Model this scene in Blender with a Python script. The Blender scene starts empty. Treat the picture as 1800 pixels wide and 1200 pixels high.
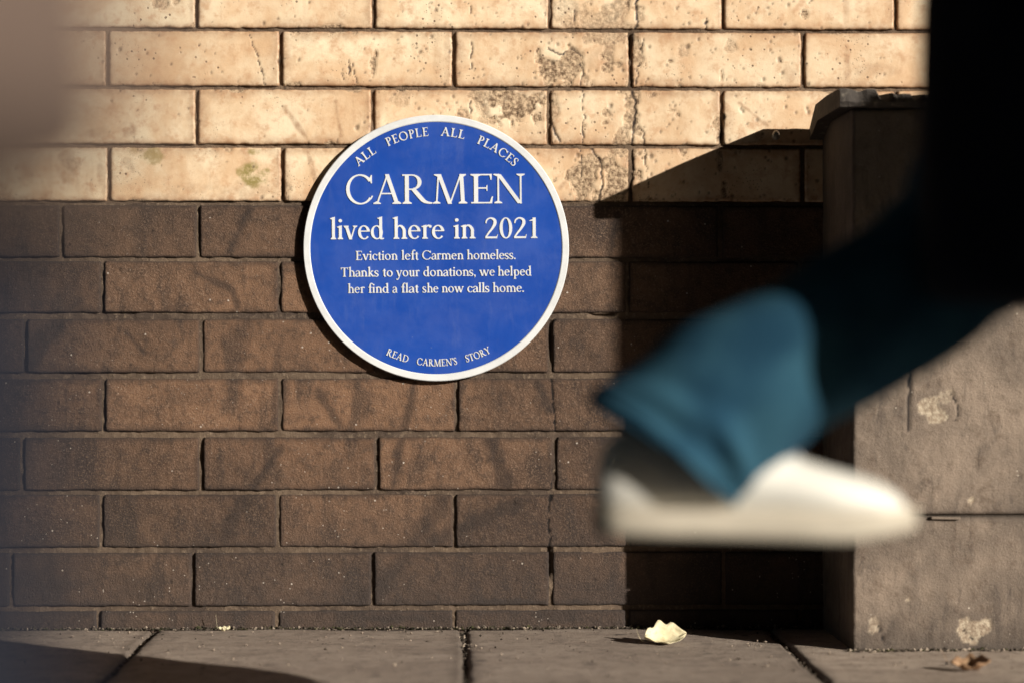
import bpy, bmesh, math, random
import numpy as np
from mathutils import Vector, Matrix
from mathutils.geometry import delaunay_2d_cdt
random.seed(7); RNG = np.random.default_rng(11)
S = bpy.context.scene
COL = S.collection
R = math.radians

# ------------------------------------------------------------------ camera, world, sun, exposure
CX, CP, CH = 0.80, 4.25, 0.505           # camera: metres along the wall, in front of it, above the pavement
cam = bpy.data.cameras.new('camera'); cam.lens = 85; cam.sensor_width = 36
cam.clip_start = 0.05; cam.clip_end = 500
cam.dof.use_dof = True; cam.dof.focus_distance = 4.15; cam.dof.aperture_fstop = 1.5
camo = bpy.data.objects.new('camera', cam); COL.objects.link(camo)
camo.location = (CX, -CP, CH)
camo.rotation_euler = (Vector((0.90, 0, CH)) - Vector(camo.location)).to_track_quat('-Z', 'Y').to_euler()
S.camera = camo

SUN_DIR = Vector((1.11, -1.0, 0.49)).normalized()     # towards the sun
elev = math.asin(SUN_DIR.z)
W = bpy.data.worlds.new('World'); S.world = W; W.use_nodes = True
nt = W.node_tree; bg = nt.nodes['Background']
sky = nt.nodes.new('ShaderNodeTexSky'); sky.sky_type = 'NISHITA'; sky.sun_disc = False
sky.sun_elevation = elev; sky.sun_rotation = math.atan2(SUN_DIR.x, SUN_DIR.y)
nt.links.new(sky.outputs[0], bg.inputs[0]); bg.inputs[1].default_value = 0.05
sl = bpy.data.lights.new('sun', 'SUN'); sl.energy = 5.0; sl.angle = R(0.5); sl.color = (1.0, 0.93, 0.82)
so = bpy.data.objects.new('sun', sl); COL.objects.link(so); so.location = (12, -10, 8)
so.rotation_euler = SUN_DIR.to_track_quat('Z', 'Y').to_euler()
S.view_settings.view_transform = 'Standard'; S.view_settings.look = 'None'
S.view_settings.gamma = 1; S.view_settings.use_curve_mapping = False
S.view_settings.exposure = 0.45
S.render.engine = 'CYCLES'; S.cycles.diffuse_bounces = 2

# ------------------------------------------------------------------ helpers
def hx(u, v, p=0.0):
    """photo measurement (pixels on the wall plane) -> world, for a point p metres in front of the wall"""
    k = (CP - p) / CP
    return Vector((CX + (u / 1000 - CX) * k, -p, CH + ((600 - v) / 1000) * k))

def _h(ix, iy, seed):
    n = (ix.astype(np.int64) * 374761393 + iy.astype(np.int64) * 668265263 + seed * 974634777) & 0xffffffff
    n = ((n ^ (n >> 13)) * 1274126177) & 0xffffffff
    n = (n ^ (n >> 16)) & 0xffffffff
    return n / 4294967295.0
def vn(x, y, seed=0):
    x = np.asarray(x, float); y = np.asarray(y, float)
    ix = np.floor(x); iy = np.floor(y); fx = x - ix; fy = y - iy
    fx = fx * fx * (3 - 2 * fx); fy = fy * fy * (3 - 2 * fy)
    a = _h(ix, iy, seed); b = _h(ix + 1, iy, seed); c = _h(ix, iy + 1, seed); d = _h(ix + 1, iy + 1, seed)
    return (a * (1 - fx) + b * fx) * (1 - fy) + (c * (1 - fx) + d * fx) * fy
def fbm(x, y, seed=0, o=4):
    s = 0; a = 0.5; t = 0
    for i in range(o):
        s = s + a * vn(x * 2 ** i, y * 2 ** i, seed + i * 17); t += a; a *= 0.5
    return s / t
def sstep(a, b, x):
    t = np.clip((x - a) / (b - a), 0, 1); return t * t * (3 - 2 * t)

def tag(o, label=None, cat=None, group=None, kind=None):
    if label: o['label'] = label
    if cat: o['category'] = cat
    if group: o['group'] = group
    if kind: o['kind'] = kind
    return o
def empty(name, loc=(0, 0, 0)):
    o = bpy.data.objects.new(name, None); COL.objects.link(o); o.location = loc; o.empty_display_size = .05
    return o
def link(name, me, mat, parent=None):
    o = bpy.data.objects.new(name, me); COL.objects.link(o)
    if mat is not None and not me.materials: me.materials.append(mat)
    if parent is not None:
        o.parent = parent; o.matrix_parent_inverse = Matrix.Translation(-Vector(parent.location))
        if parent.parent is not None: o.matrix_parent_inverse = Matrix.Identity(4)
    return o
def smooth(me):
    me.polygons.foreach_set('use_smooth', [True] * len(me.polygons))
def pymesh(name, v, f, sm=False):
    me = bpy.data.meshes.new(name); me.from_pydata([tuple(a) for a in v], [], f); me.update()
    if sm: smooth(me)
    return me
def grid_mesh(name, P, attrs=None, sm=True):
    """P: (ny, nx, 3) array of points -> quad grid"""
    ny, nx = P.shape[:2]
    me = bpy.data.meshes.new(name)
    me.vertices.add(nx * ny); me.vertices.foreach_set('co', P.reshape(-1).astype(np.float32))
    i = np.arange(nx * ny).reshape(ny, nx)
    q = np.stack([i[:-1, :-1], i[:-1, 1:], i[1:, 1:], i[1:, :-1]], -1).reshape(-1, 4)
    n = len(q)
    me.loops.add(n * 4); me.loops.foreach_set('vertex_index', q.reshape(-1).astype(np.int32))
    me.polygons.add(n); me.polygons.foreach_set('loop_start', (np.arange(n) * 4).astype(np.int32))
    try: me.polygons.foreach_set('loop_total', np.full(n, 4, np.int32))
    except Exception: pass
    me.update(calc_edges=True)
    if sm: me.polygons.foreach_set('use_smooth', np.ones(n, bool))
    for k, a in (attrs or {}).items():
        if a.ndim == 3:
            at = me.attributes.new(k, 'FLOAT_COLOR', 'POINT'); c = np.ones((nx * ny, 4), np.float32)
            c[:, :a.shape[2]] = a.reshape(-1, a.shape[2]); at.data.foreach_set('color', c.reshape(-1))
        else:
            at = me.attributes.new(k, 'FLOAT', 'POINT'); at.data.foreach_set('value', a.reshape(-1).astype(np.float32))
    return me
def box_mesh(name, x0, x1, y0, y1, z0, z1, bev=0.0):
    bm = bmesh.new(); bmesh.ops.create_cube(bm, size=1)
    for v in bm.verts:
        v.co = Vector(((x0 + x1) / 2 + v.co.x * (x1 - x0), (y0 + y1) / 2 + v.co.y * (y1 - y0), (z0 + z1) / 2 + v.co.z * (z1 - z0)))
    if bev: bmesh.ops.bevel(bm, geom=bm.edges[:], offset=bev, segments=2, profile=.6, affect='EDGES')
    me = bpy.data.meshes.new(name); bm.to_mesh(me); bm.free(); return me

# ------------------------------------------------------------------ materials
class M:
    def __init__(s, name, rough=0.8, spec=0.3):
        s.m = bpy.data.materials.new(name); s.m.use_nodes = True; s.t = s.m.node_tree
        s.b = s.t.nodes['Principled BSDF']; s.b.inputs['Roughness'].default_value = rough
        s.b.inputs['Specular IOR Level'].default_value = spec
    def n(s, k, **kw):
        nd = s.t.nodes.new(k)
        for a, b in kw.items(): setattr(nd, a, b)
        return nd
    def l(s, a, b): s.t.links.new(a, b)
    def pos(s, sc=(1, 1, 1), rot=(0, 0, 0)):
        g = s.n('ShaderNodeNewGeometry'); mp = s.n('ShaderNodeMapping')
        mp.inputs['Scale'].default_value = sc; mp.inputs['Rotation'].default_value = rot
        s.l(g.outputs['Position'], mp.inputs['Vector']); return mp.outputs[0]
    def noise(s, scale, vec, detail=5, rough=.6, dist=0):
        nd = s.n('ShaderNodeTexNoise'); nd.inputs['Scale'].default_value = scale; nd.inputs['Detail'].default_value = detail
        nd.inputs['Roughness'].default_value = rough; nd.inputs['Distortion'].default_value = dist
        s.l(vec, nd.inputs['Vector']); return nd.outputs['Fac']
    def voro(s, scale, vec, out='Distance', feature='F1'):
        nd = s.n('ShaderNodeTexVoronoi', feature=feature); nd.inputs['Scale'].default_value = scale
        s.l(vec, nd.inputs['Vector']); return nd.outputs[out]
    def rng(s, v, a, b, c=0., d=1.):
        nd = s.n('ShaderNodeMapRange'); nd.interpolation_type = 'SMOOTHSTEP'
        for i, x in enumerate((a, b, c, d)): nd.inputs[i + 1].default_value = x
        s.l(v, nd.inputs[0]); return nd.outputs[0]
    def math(s, op, a, b=None):
        nd = s.n('ShaderNodeMath', operation=op)
        for i, x in enumerate((a, b)):
            if x is None: continue
            if isinstance(x, (int, float)): nd.inputs[i].default_value = x
            else: s.l(x, nd.inputs[i])
        return nd.outputs[0]
    def mix(s, f, a, b, bt='MIX'):
        nd = s.n('ShaderNodeMix', data_type='RGBA', blend_type=bt)
        for i, x in ((0, f), (6, a), (7, b)):
            if isinstance(x, (int, float)): nd.inputs[i].default_value = x
            elif isinstance(x, tuple): nd.inputs[i].default_value = (*x, 1)
            else: s.l(x, nd.inputs[i])
        return nd.outputs[2]
    def attr(s, name):
        nd = s.n('ShaderNodeAttribute', attribute_name=name); return nd
    def col(s, c):
        if isinstance(c, tuple): s.b.inputs['Base Color'].default_value = (*c, 1)
        else: s.l(c, s.b.inputs['Base Color'])
    def bump(s, h, strength=.5, dist=.002):
        nd = s.n('ShaderNodeBump'); nd.inputs['Strength'].default_value = strength; nd.inputs['Distance'].default_value = dist
        s.l(h, nd.inputs['Height']); s.l(nd.outputs[0], s.b.inputs['Normal'])

def wear_split(m):
    a = m.attr('wear'); sp = m.n('ShaderNodeSeparateColor'); m.l(a.outputs['Color'], sp.inputs[0])
    t = m.attr('tone').outputs['Fac']
    return sp.outputs[0], sp.outputs[1], sp.outputs[2], a.outputs['Alpha'], t

def mat_upper():
    m = M('glazed_cream_brick', .55, .35); P = m.pos()
    spall, edge, crack, moss, tone = wear_split(m)
    n1 = m.noise(9, P, 6, .65, .4); n2 = m.noise(38, P, 6, .7); n3 = m.noise(420, P, 3, .6)
    c = m.mix(m.rng(n1, .32, .66), (.86, .735, .535), (.66, .455, .28))
    c = m.mix(m.math('MULTIPLY', m.rng(n2, .48, .68), .7), c, (.52, .30, .17))
    c = m.mix(m.math('MULTIPLY', tone, .42), c, (.50, .31, .175))
    streak = m.noise(1, m.pos((60, 60, 7)), 4, .6)
    c = m.mix(m.math('MULTIPLY', m.rng(streak, .56, .72), .25), c, (.48, .32, .20))
    e = m.math('MULTIPLY', edge, m.rng(m.noise(60, P, 5, .7), .25, .7, .15, .9))
    c = m.mix(e, c, (.27, .135, .07))
    c = m.mix(m.math('MULTIPLY', moss, m.rng(n2, .35, .6)), c, (.27, .215, .075))
    sc = m.mix(m.rng(m.noise(160, P, 4, .7), .35, .65), (.16, .10, .06), (.60, .44, .29))
    c = m.mix(spall, c, sc)
    v = m.voro(70, P); pn = m.noise(5.5, P, 2); pit = m.math('MULTIPLY', m.rng(v, .10, .17, 1, 0), m.rng(pn, .50, .6))
    v2 = m.voro(190, P); pit2 = m.math('MULTIPLY', m.rng(v2, .12, .2, 1, 0), m.rng(m.noise(11, P, 3), .52, .64))
    pp = m.math('MAXIMUM', pit, pit2)
    c = m.mix(m.math('MULTIPLY', pp, .8), c, (.12, .07, .045))
    c = m.mix(crack, c, (.03, .02, .017))
    m.col(c)
    h = m.math('SUBTRACT', m.math('ADD', m.math('MULTIPLY', n3, .25), m.math('MULTIPLY', n2, .6)), m.math('MULTIPLY', pp, .9))
    h = m.math('ADD', h, m.math('MULTIPLY', m.math('MULTIPLY', spall, m.noise(260, P, 4, .75)), 2.5))
    m.bump(h, .7, .0014)
    m.l(m.rng(spall, 0, 1, .5, .95), m.b.inputs['Roughness'])
    return m.m
def mat_lower():
    m = M('brown_painted_brick', .85, .2); P = m.pos()
    spall, edge, crack, moss, tone = wear_split(m)
    n1 = m.noise(6, P, 6, .65, .5); n2 = m.noise(45, P, 6, .72); n3 = m.noise(330, P, 4, .7)
    c = m.mix(m.rng(n1, .3, .7), (.08, .051, .038), (.165, .100, .066))
    # orange-brown belly of the wall where feet and rain have not dulled it
    g = m.n('ShaderNodeNewGeometry'); vd = m.n('ShaderNodeVectorMath', operation='DISTANCE')
    sc = m.n('ShaderNodeVectorMath', operation='MULTIPLY'); sc.inputs[1].default_value = (1, 0, 1.5)
    m.l(g.outputs['Position'], sc.inputs[0]); m.l(sc.outputs[0], vd.inputs[0]); vd.inputs[1].default_value = (.55, 0, .46 * 1.5)
    c = m.mix(m.math('MULTIPLY', m.rng(vd.outputs['Value'], .08, .55, 1, 0), m.rng(n1, .25, .6, .35, 1)), c, (.245, .137, .082))
    c = m.mix(m.math('MULTIPLY', m.rng(n2, .45, .66), .58), c, (.042, .032, .028))
    sm = m.noise(1, m.pos((16, 16, 5.5), (0, R(-32), 0)), 5, .6, .3)
    c = m.mix(m.math('MULTIPLY', m.rng(sm, .50, .64), .65), c, (.045, .034, .03))
    c = m.mix(m.math('MULTIPLY', m.rng(n3, .5, .68), .6), c, (.30, .20, .14))
    c = m.mix(m.math('MULTIPLY', tone, .32), c, (.045, .034, .03))
    c = m.mix(m.math('MULTIPLY', edge, .72), c, (.035, .028, .026))
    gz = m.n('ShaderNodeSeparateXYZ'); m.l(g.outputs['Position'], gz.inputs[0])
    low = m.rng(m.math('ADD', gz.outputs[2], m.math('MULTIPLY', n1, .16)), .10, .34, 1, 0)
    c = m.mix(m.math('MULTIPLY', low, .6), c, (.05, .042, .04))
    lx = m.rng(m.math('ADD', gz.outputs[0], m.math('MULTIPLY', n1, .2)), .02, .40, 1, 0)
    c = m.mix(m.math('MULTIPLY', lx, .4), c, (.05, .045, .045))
    c = m.mix(spall, c, (.19, .125, .085)); c = m.mix(crack, c, (.012, .010, .010))
    v = m.voro(62, P); vr = m.voro(62, P, 'Color'); sx = m.n('ShaderNodeSeparateColor'); m.l(vr, sx.inputs[0])
    spk = m.math('MULTIPLY', m.rng(v, .07, .12, 1, 0), m.rng(m.math('ADD', sx.outputs[0], m.rng(m.noise(7, P, 3), .35, .65, -.18, .12)), .84, .86))
    v2 = m.voro(190, P); vr2 = m.voro(190, P, 'Color'); sx2 = m.n('ShaderNodeSeparateColor'); m.l(vr2, sx2.inputs[0])
    spk2 = m.math('MULTIPLY', m.math('MULTIPLY', m.rng(v2, .14, .24, 1, 0), m.rng(m.math('ADD', sx2.outputs[0], m.rng(m.noise(6, P, 3), .35, .65, -.12, .07)), .94, .95)), m.rng(gz.outputs[2], .1, .6, 1, .25))
    c = m.mix(m.math('MULTIPLY', m.math('MAXIMUM', spk, spk2), .75), c, (.62, .55, .48)); m.col(c)
    h = m.math('ADD', n3, m.math('MULTIPLY', n2, 1.1)); m.bump(h, 1.0, .0032)
    return m.m
def mat_rough(name, c1, c2, c3, scale=60, bump=.003, spec=.2, big=5, rough=.9):
    m = M(name, rough, spec); P = m.pos()
    n1 = m.noise(big, P, 5, .6, .3); n2 = m.noise(scale, P, 6, .7); n3 = m.noise(scale * 6, P, 3, .7)
    c = m.mix(m.rng(n1, .3, .7), c1, c2); c = m.mix(m.math('MULTIPLY', m.rng(n2, .5, .72), .7), c, c3); m.col(c)
    m.bump(m.math('ADD', n2, m.math('MULTIPLY', n3, .5)), .9, bump); return m.m
def mat_pier():
    m = M('weathered_render', .85, .25); P = m.pos(); spall, edge, crack, moss, tone = wear_split(m)
    n1 = m.noise(7, P, 6, .65, .4); n2 = m.noise(42, P, 6, .7); n3 = m.noise(300, P, 4, .7)
    st = m.noise(1, m.pos((34, 34, 9)), 7, .72, .6)
    c = m.mix(m.rng(n1, .3, .7), (.15, .118, .095), (.29, .225, .175))
    c = m.mix(m.math('MULTIPLY', m.rng(st, .5, .68), .65), c, (.075, .06, .052))
    c = m.mix(m.math('MULTIPLY', m.rng(n2, .5, .72), .55), c, (.10, .068, .048))
    c = m.mix(m.math('MULTIPLY', m.rng(n3, .55, .75), .4), c, (.40, .33, .27))
    v = m.voro(75, P); vr = m.voro(75, P, 'Color'); sx = m.n('ShaderNodeSeparateColor'); m.l(vr, sx.inputs[0])
    pit = m.math('MULTIPLY', m.rng(v, .08, .15, 1, 0), m.rng(sx.outputs[1], .66, .68)); fl = m.math('MULTIPLY', m.rng(v, .07, .11, 1, 0), m.rng(sx.outputs[0], .88, .9))
    c = m.mix(pit, c, (.035, .03, .03)); c = m.mix(fl, c, (.60, .53, .44))
    c = m.mix(m.math('MULTIPLY', edge, .7), c, (.05, .042, .038))  # edge: dirt at foot and arrises, plus the shade painted on the upper pier
    c = m.mix(spall, c, m.mix(m.rng(m.noise(120, P, 4, .7), .35, .65), (.50, .42, .32), (.26, .195, .14))); c = m.mix(crack, c, (.025, .02, .02)); m.col(c)
    m.bump(m.math('SUBTRACT', m.math('ADD', n2, m.math('MULTIPLY', n3, .8)), pit), 1.0, .0026)
    return m.m
def mat_flag():
    m = M('worn_york_stone', .75, .3); P = m.pos(); spall, edge, crack, moss, tone = wear_split(m)
    n1 = m.noise(5, m.pos((1, 2.4, 1)), 5, .6, .3); n2 = m.noise(30, P, 8, .75); n3 = m.noise(280, P, 4, .75)
    c = m.mix(m.rng(n1, .3, .7), (.47, .38, .31), (.32, .25, .20))
    c = m.mix(m.math('MULTIPLY', m.rng(n2, .46, .64), .7), c, (.15, .115, .095))
    c = m.mix(m.math('MULTIPLY', m.rng(n3, .5, .66), .6), c, (.60, .52, .44))
    c = m.mix(m.math('MULTIPLY', tone, .4), c, (.16, .13, .115))
    c = m.mix(m.math('MULTIPLY', edge, .75), c, (.06, .048, .04)); c = m.mix(m.math('MULTIPLY', spall, .7), c, (.07, .06, .055)); m.col(c)
    m.bump(m.math('ADD', n2, m.math('MULTIPLY', n3, .7)), 1.0, .0028); return m.m
def mat_cloth(name, c1, c2, scale=700, rough=.95):
    m = M(name, rough, .1); P = m.pos()
    c = m.mix(m.rng(m.noise(12, P, 4), .35, .65), c1, c2); c = m.mix(m.math('MULTIPLY', m.noise(scale, P, 2), .35), c, tuple(x * .6 for x in c1)); m.col(c)
    w = m.noise(scale, P, 2); m.bump(m.math('ADD', w, m.math('MULTIPLY', m.noise(25, P, 3), 2)), .3, .0008)
    return m.m
def mat_plain(name, c, rough=.5, spec=.5, metal=0, grain=0.0):
    m = M(name, rough, spec); m.b.inputs['Metallic'].default_value = metal; P = m.pos()
    n = m.noise(30, P, 4); m.col(m.mix(m.rng(n, .3, .7), c, tuple(x * .88 for x in c)))
    if grain: m.bump(m.noise(500, P, 2), .3, grain)
    return m.m
MU, ML, MP, MF = mat_upper(), mat_lower(), mat_pier(), mat_flag()
M_mort = mat_rough('dirty_mortar', (.20, .14, .095), (.10, .068, .047), (.03, .022, .02), 110, .004)
M_mort_low = mat_rough('dirty_brown_mortar', (.19, .135, .095), (.085, .062, .05), (.32, .24, .17), 130, .006)
M_asph = mat_rough('asphalt', (.045, .045, .048), (.06, .058, .056), (.03, .03, .03), 80, .004)
M_kerb = mat_rough('granite_kerb', (.28, .27, .26), (.22, .21, .2), (.12, .12, .12), 90, .002)
M_bed = mat_rough('joint_grit', (.10, .08, .065), (.06, .05, .042), (.025, .02, .018), 140, .005)
M_facade = mat_rough('sooty_stock_brick', (.06, .045, .035), (.045, .034, .028), (.03, .025, .02), 8, .01, big=.3)
M_conc = mat_rough('blocker_concrete', (.10, .095, .09), (.07, .068, .065), (.04, .04, .04), 6, .01, big=.5)
M_blue = M('blue_enamel', .38, .5); _P = M_blue.pos()
_vb = M_blue.voro(120, _P); _vc = M_blue.voro(120, _P, 'Color'); _sx = M_blue.n('ShaderNodeSeparateColor'); M_blue.l(_vc, _sx.inputs[0])
_d = M_blue.math('MULTIPLY', M_blue.rng(_vb, .04, .09, 1, 0), M_blue.rng(_sx.outputs[0], .95, .96))
M_blue.col(M_blue.mix(_d, M_blue.mix(M_blue.rng(M_blue.noise(8, _P, 4), .3, .7), (.0095, .056, .335), (.013, .068, .375)), (.25, .30, .45)))
M_blue.l(M_blue.rng(M_blue.noise(14, _P, 5, .7), .3, .7, .28, .55), M_blue.b.inputs['Roughness'])
_du = M_blue.math('MULTIPLY', M_blue.rng(M_blue.noise(1, M_blue.pos((45, 45, 9)), 5, .7), .48, .75), .10)
M_blue.col(M_blue.mix(_du, M_blue.b.inputs['Base Color'].links[0].from_socket, (.20, .24, .38)))
M_blue.bump(M_blue.noise(500, _P, 2), .2, .0005); M_blue = M_blue.m
M_white = mat_plain('white_enamel', (.70, .72, .74), .42, .5)
M_bolt = mat_plain('aged_metal', (.34, .31, .27), .45, .5, .6, .0005)
M_dark = mat_plain('dark_metal', (.03, .03, .033), .5, .5)

# ------------------------------------------------------------------ fields of wear on the wall (metres)
def P2(l): return [(x / 1000, (1105 - y) / 1000) for x, y in l]
CRACKS = [(P2([(1118, -60), (1121, 40), (1112, 58), (1108, 100), (1111, 152), (1118, 180), (1116, 215), (1110, 255), (1113, 300), (1108, 352)]), .0030),
          (P2([(1133, 65), (1124, 110), (1119, 152)]), .0014), (P2([(1122, 215), (1132, 240), (1136, 300), (1140, 330)]), .0013),
          (P2([(1025, 160), (1022, 180), (1029, 205), (1024, 225), (1025, 252)]), .0015), (P2([(440, 62), (452, 95), (468, 150)]), .0012),
          (P2([(1040, 262), (1058, 290), (1061, 325), (1050, 354)]), .0022), (P2([(1020, 262), (1024, 300), (1022, 320)]), .0012),
          (P2([(601, 122), (604, 142)]), .0018), (P2([(612, 108), (616, 132)]), .0013), (P2([(618, 112), (629, 148)]), .0013), (P2([(829, 62), (829, 125)]), .0012),
          (P2([(824, 5), (827, 26)]), .0013), (P2([(829, 180), (826, 200)]), .0015), (P2([(1009, 20), (1012, 34)]), .0016),
          (P2([(966, 85), (984, 97), (1004, 84), (1020, 100), (1025, 128), (1018, 150)]), .0018),
          (P2([(976, 556), (970, 580), (968, 655), (972, 700), (977, 757), (978, 800), (970, 862), (962, 900), (968, 960), (968, 1062)]), .0026),
          (P2([(1240, 30), (1244, 60)]), .0011), (P2([(985, 250), (975, 232), (969, 212)]), .003), (P2([(1272, 200), (1268, 252)]), .0035)]
#         x,   y,  rx, ry, strength
SPALL = [(985, 120, 38, 36, 1.), (1010, 105, 24, 22, .8), (905, 188, 60, 30, 1.), (880, 170, 55, 14, .8), (850, 195, 20, 24, .6), (1060, 45, 55, 42, .55), (1080, 20, 40, 30, .6),
         (1035, 310, 30, 48, 1.), (1085, 320, 30, 42, 1.), (1095, 262, 34, 30, .75), (1112, 200, 16, 45, .8), (1116, 90, 12, 40, .7), (815, 200, 14, 12, .7),
         (1028, 140, 10, 12, .6), (972, 185, 12, 30, .6), (1266, 230, 10, 28, .8), (1335, 240, 10, 8, .5), (1200, 92, 12, 13, .45), (1066, 120, 11, 9, .9), (1062, 98, 7, 8, .8), (1286, 78, 10, 12, .5),
         (340, 48, 12, 9, .9), (283, 10, 14, 8, .7), (310, 4, 8, 10, .8), (500, 350, 12, 22, .6), (228, 290, 14, 12, .3), (120, 288, 20, 14, .3), (1000, 20, 34, 28, .4), (700, 175, 26, 14, .35)]
_rows = [-43, 54, 156, 258, 357]
for _ in range(46):
    _x = RNG.uniform(560, 1600) if RNG.random() < .75 else RNG.uniform(0, 560)
    SPALL.append((_x, _rows[RNG.integers(1, 5)] + RNG.uniform(-5, 5), RNG.uniform(5, 18), RNG.uniform(3, 7), RNG.uniform(.6, 1.)))
for _ in range(16): SPALL.append((float(RNG.choice([657, 965, 1272, 798, 1108, 1413, 1108, 1108])) + RNG.uniform(-5, 5), RNG.uniform(0, 350), RNG.uniform(3, 7), RNG.uniform(6, 18), .9))
for _ in range(22): SPALL.append((RNG.normal(1080, 70), RNG.uniform(0, 350), RNG.uniform(3, 9), RNG.uniform(3, 8), .8))
MOSS = [(447, 308, 27, 27, 1.), (448, 268, 16, 8, .8), (270, 275, 30, 18, .7), (235, 268, 16, 10, .5)]
STAIN = [(603, 30, 15, 13, .7), (1490, 20, 7, 60, .5), (1491, 105, 8, 38, .6), (230, 232, 20, 18, .7), (165, 236, 34, 14, .55), (430, 335, 70, 16, .5), (345, 335, 60, 16, .4), (770, 30, 12, 60, .3), (770, 100, 10, 60, .35), (1390, 130, 14, 20, .5), (1545, 120, 40, 14, .4), (900, 235, 70, 18, .4), (700, 240, 40, 14, .4), (1060, 110, 40, 40, .35), (50, 300, 26, 40, .5), (120, 290, 20, 40, .5), (180, 300, 10, 40, .5),
         (905, 1062, 170, 14, .95), (700, 1085, 90, 10, .8), (980, 1078, 60, 22, .8), (60, 480, 90, 60, .35), (330, 690, 70, 34, .4), (880, 700, 60, 30, .3), (640, 600, 60, 30, .3), (90, 1020, 90, 34, .5), (250, 1030, 60, 30, .5)]
SMEAR = [(P2([(140, 530), (60, 640)]), .012), (P2([(100, 570), (50, 620)]), .018), (P2([(735, 640), (712, 752)]), .011), (P2([(705, 770), (690, 860)]), .012), (P2([(940, 665), (968, 720)]), .012), (P2([(490, 790), (446, 856)]), .012),
         (P2([(430, 872), (392, 945)]), .022), (P2([(345, 480), (410, 510), (418, 540)]), .009), (P2([(225, 585), (255, 620)]), .007), (P2([(860, 770), (890, 860)]), .02), (P2([(940, 870), (760, 950)]), .02), (P2([(780, 870), (700, 1000), (640, 1060)]), .024),
         (P2([(1085, 380), (1070, 450)]), .012), (P2([(560, 690), (600, 750)]), .013), (P2([(440, 370), (400, 450)]), .012), (P2([(500, 190), (545, 252)]), .006), (P2([(590, 180), (600, 240)]), .005), (P2([(1010, 300), (985, 330)]), .006), (P2([(1300, 180), (1350, 220)]), .004), (P2([(540, 262), (560, 340)]), .006)]
PITS = []
for _ in range(620):
    x = RNG.uniform(0, 1700) if RNG.random() < .35 else RNG.uniform(640, 1450)
    y = RNG.uniform(-20, 355); r = RNG.choice([1.6, 2.0, 2.6, 3.4, 4.6], p=[.36, .32, .2, .09, .03])
    PITS.append((x, y, r))
for _ in range(60): PITS.append((RNG.uniform(0, 1100), RNG.uniform(360, 1060), RNG.uniform(1.6, 3.2)))
def pdist(X, Z, pts):
    d = np.full(X.shape, 9.)
    for (ax, az), (bx, bz) in zip(pts[:-1], pts[1:]):
        vx, vz = bx - ax, bz - az; t = np.clip(((X - ax) * vx + (Z - az) * vz) / (vx * vx + vz * vz), 0, 1)
        d = np.minimum(d, np.hypot(X - ax - t * vx, Z - az - t * vz))
    return d

def relief(X, Z, upper):
    """height (m) and wear channels on the wall"""
    h = (fbm(X * 9, Z * 9, 3, 3) - .5) * .0022 + (fbm(X * 70, Z * 70, 5, 3) - .5) * (.0006 if upper else .0014)
    sp = np.zeros_like(X); cr = np.zeros_like(X); ms = np.zeros_like(X)
    nz = fbm(X * 55, Z * 55, 9, 4); nz2 = fbm(X * 260, Z * 260, 21, 3)
    x0, x1, z0, z1 = X.min(), X.max(), Z.min(), Z.max()
    if upper:
        for cx, cy, rx, ry, s in SPALL:
            cx, cz = cx / 1000, (1105 - cy) / 1000; rx /= 1000; ry /= 1000
            if cx + 2 * rx < x0 or cx - 2 * rx > x1 or cz + 2 * ry < z0 or cz - 2 * ry > z1: continue
            d = np.hypot((X - cx) / rx, (Z - cz) / ry)
            sp = np.maximum(sp, s * sstep(.0, .16, 1.0 - d + (nz - .5) * 1.9) * (d < 1.8))
        for cx, cy, rx, ry, s in MOSS:
            d = np.hypot((X - cx / 1000) / rx * 1000, (Z - (1105 - cy) / 1000) / ry * 1000)
            ms = np.maximum(ms, s * sstep(0, .35, 1 - d + (nz - .5) * .9))
    h = h - sp * (.0022 + .0035 * (nz2 - .3))
    for pts, w in CRACKS:
        ax = [p[0] for p in pts]; az = [p[1] for p in pts]
        if min(ax) - .02 > x1 or max(ax) + .02 < x0 or min(az) - .02 > z1 or max(az) + .02 < z0: continue
        d = pdist(X + (fbm(X * 110, Z * 110, 4, 3) - .5) * .009, Z + (fbm(X * 110, Z * 110, 14, 3) - .5) * .009, pts)
        k = (1 - sstep(w * .25, w * .95, d)) * sstep(.22, .42, vn(X * 55, Z * 55, 77) + .12); cr = np.maximum(cr, np.sqrt(k)); h = h - k * .0019
    for px, py, r in PITS:
        cx, cz, r = px / 1000, (1105 - py) / 1000, r / 1000
        if cx < x0 or cx > x1 or cz < z0 or cz > z1: continue
        d = np.hypot((X - cx), (Z - cz) * .8) / r * (1 + (nz2 - .5) * .8)
        k = 1 - sstep(.5, 1.1, d); h = h - k * r * .42; cr = np.maximum(cr, k * .55)
    return h, sp, cr, ms

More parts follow.
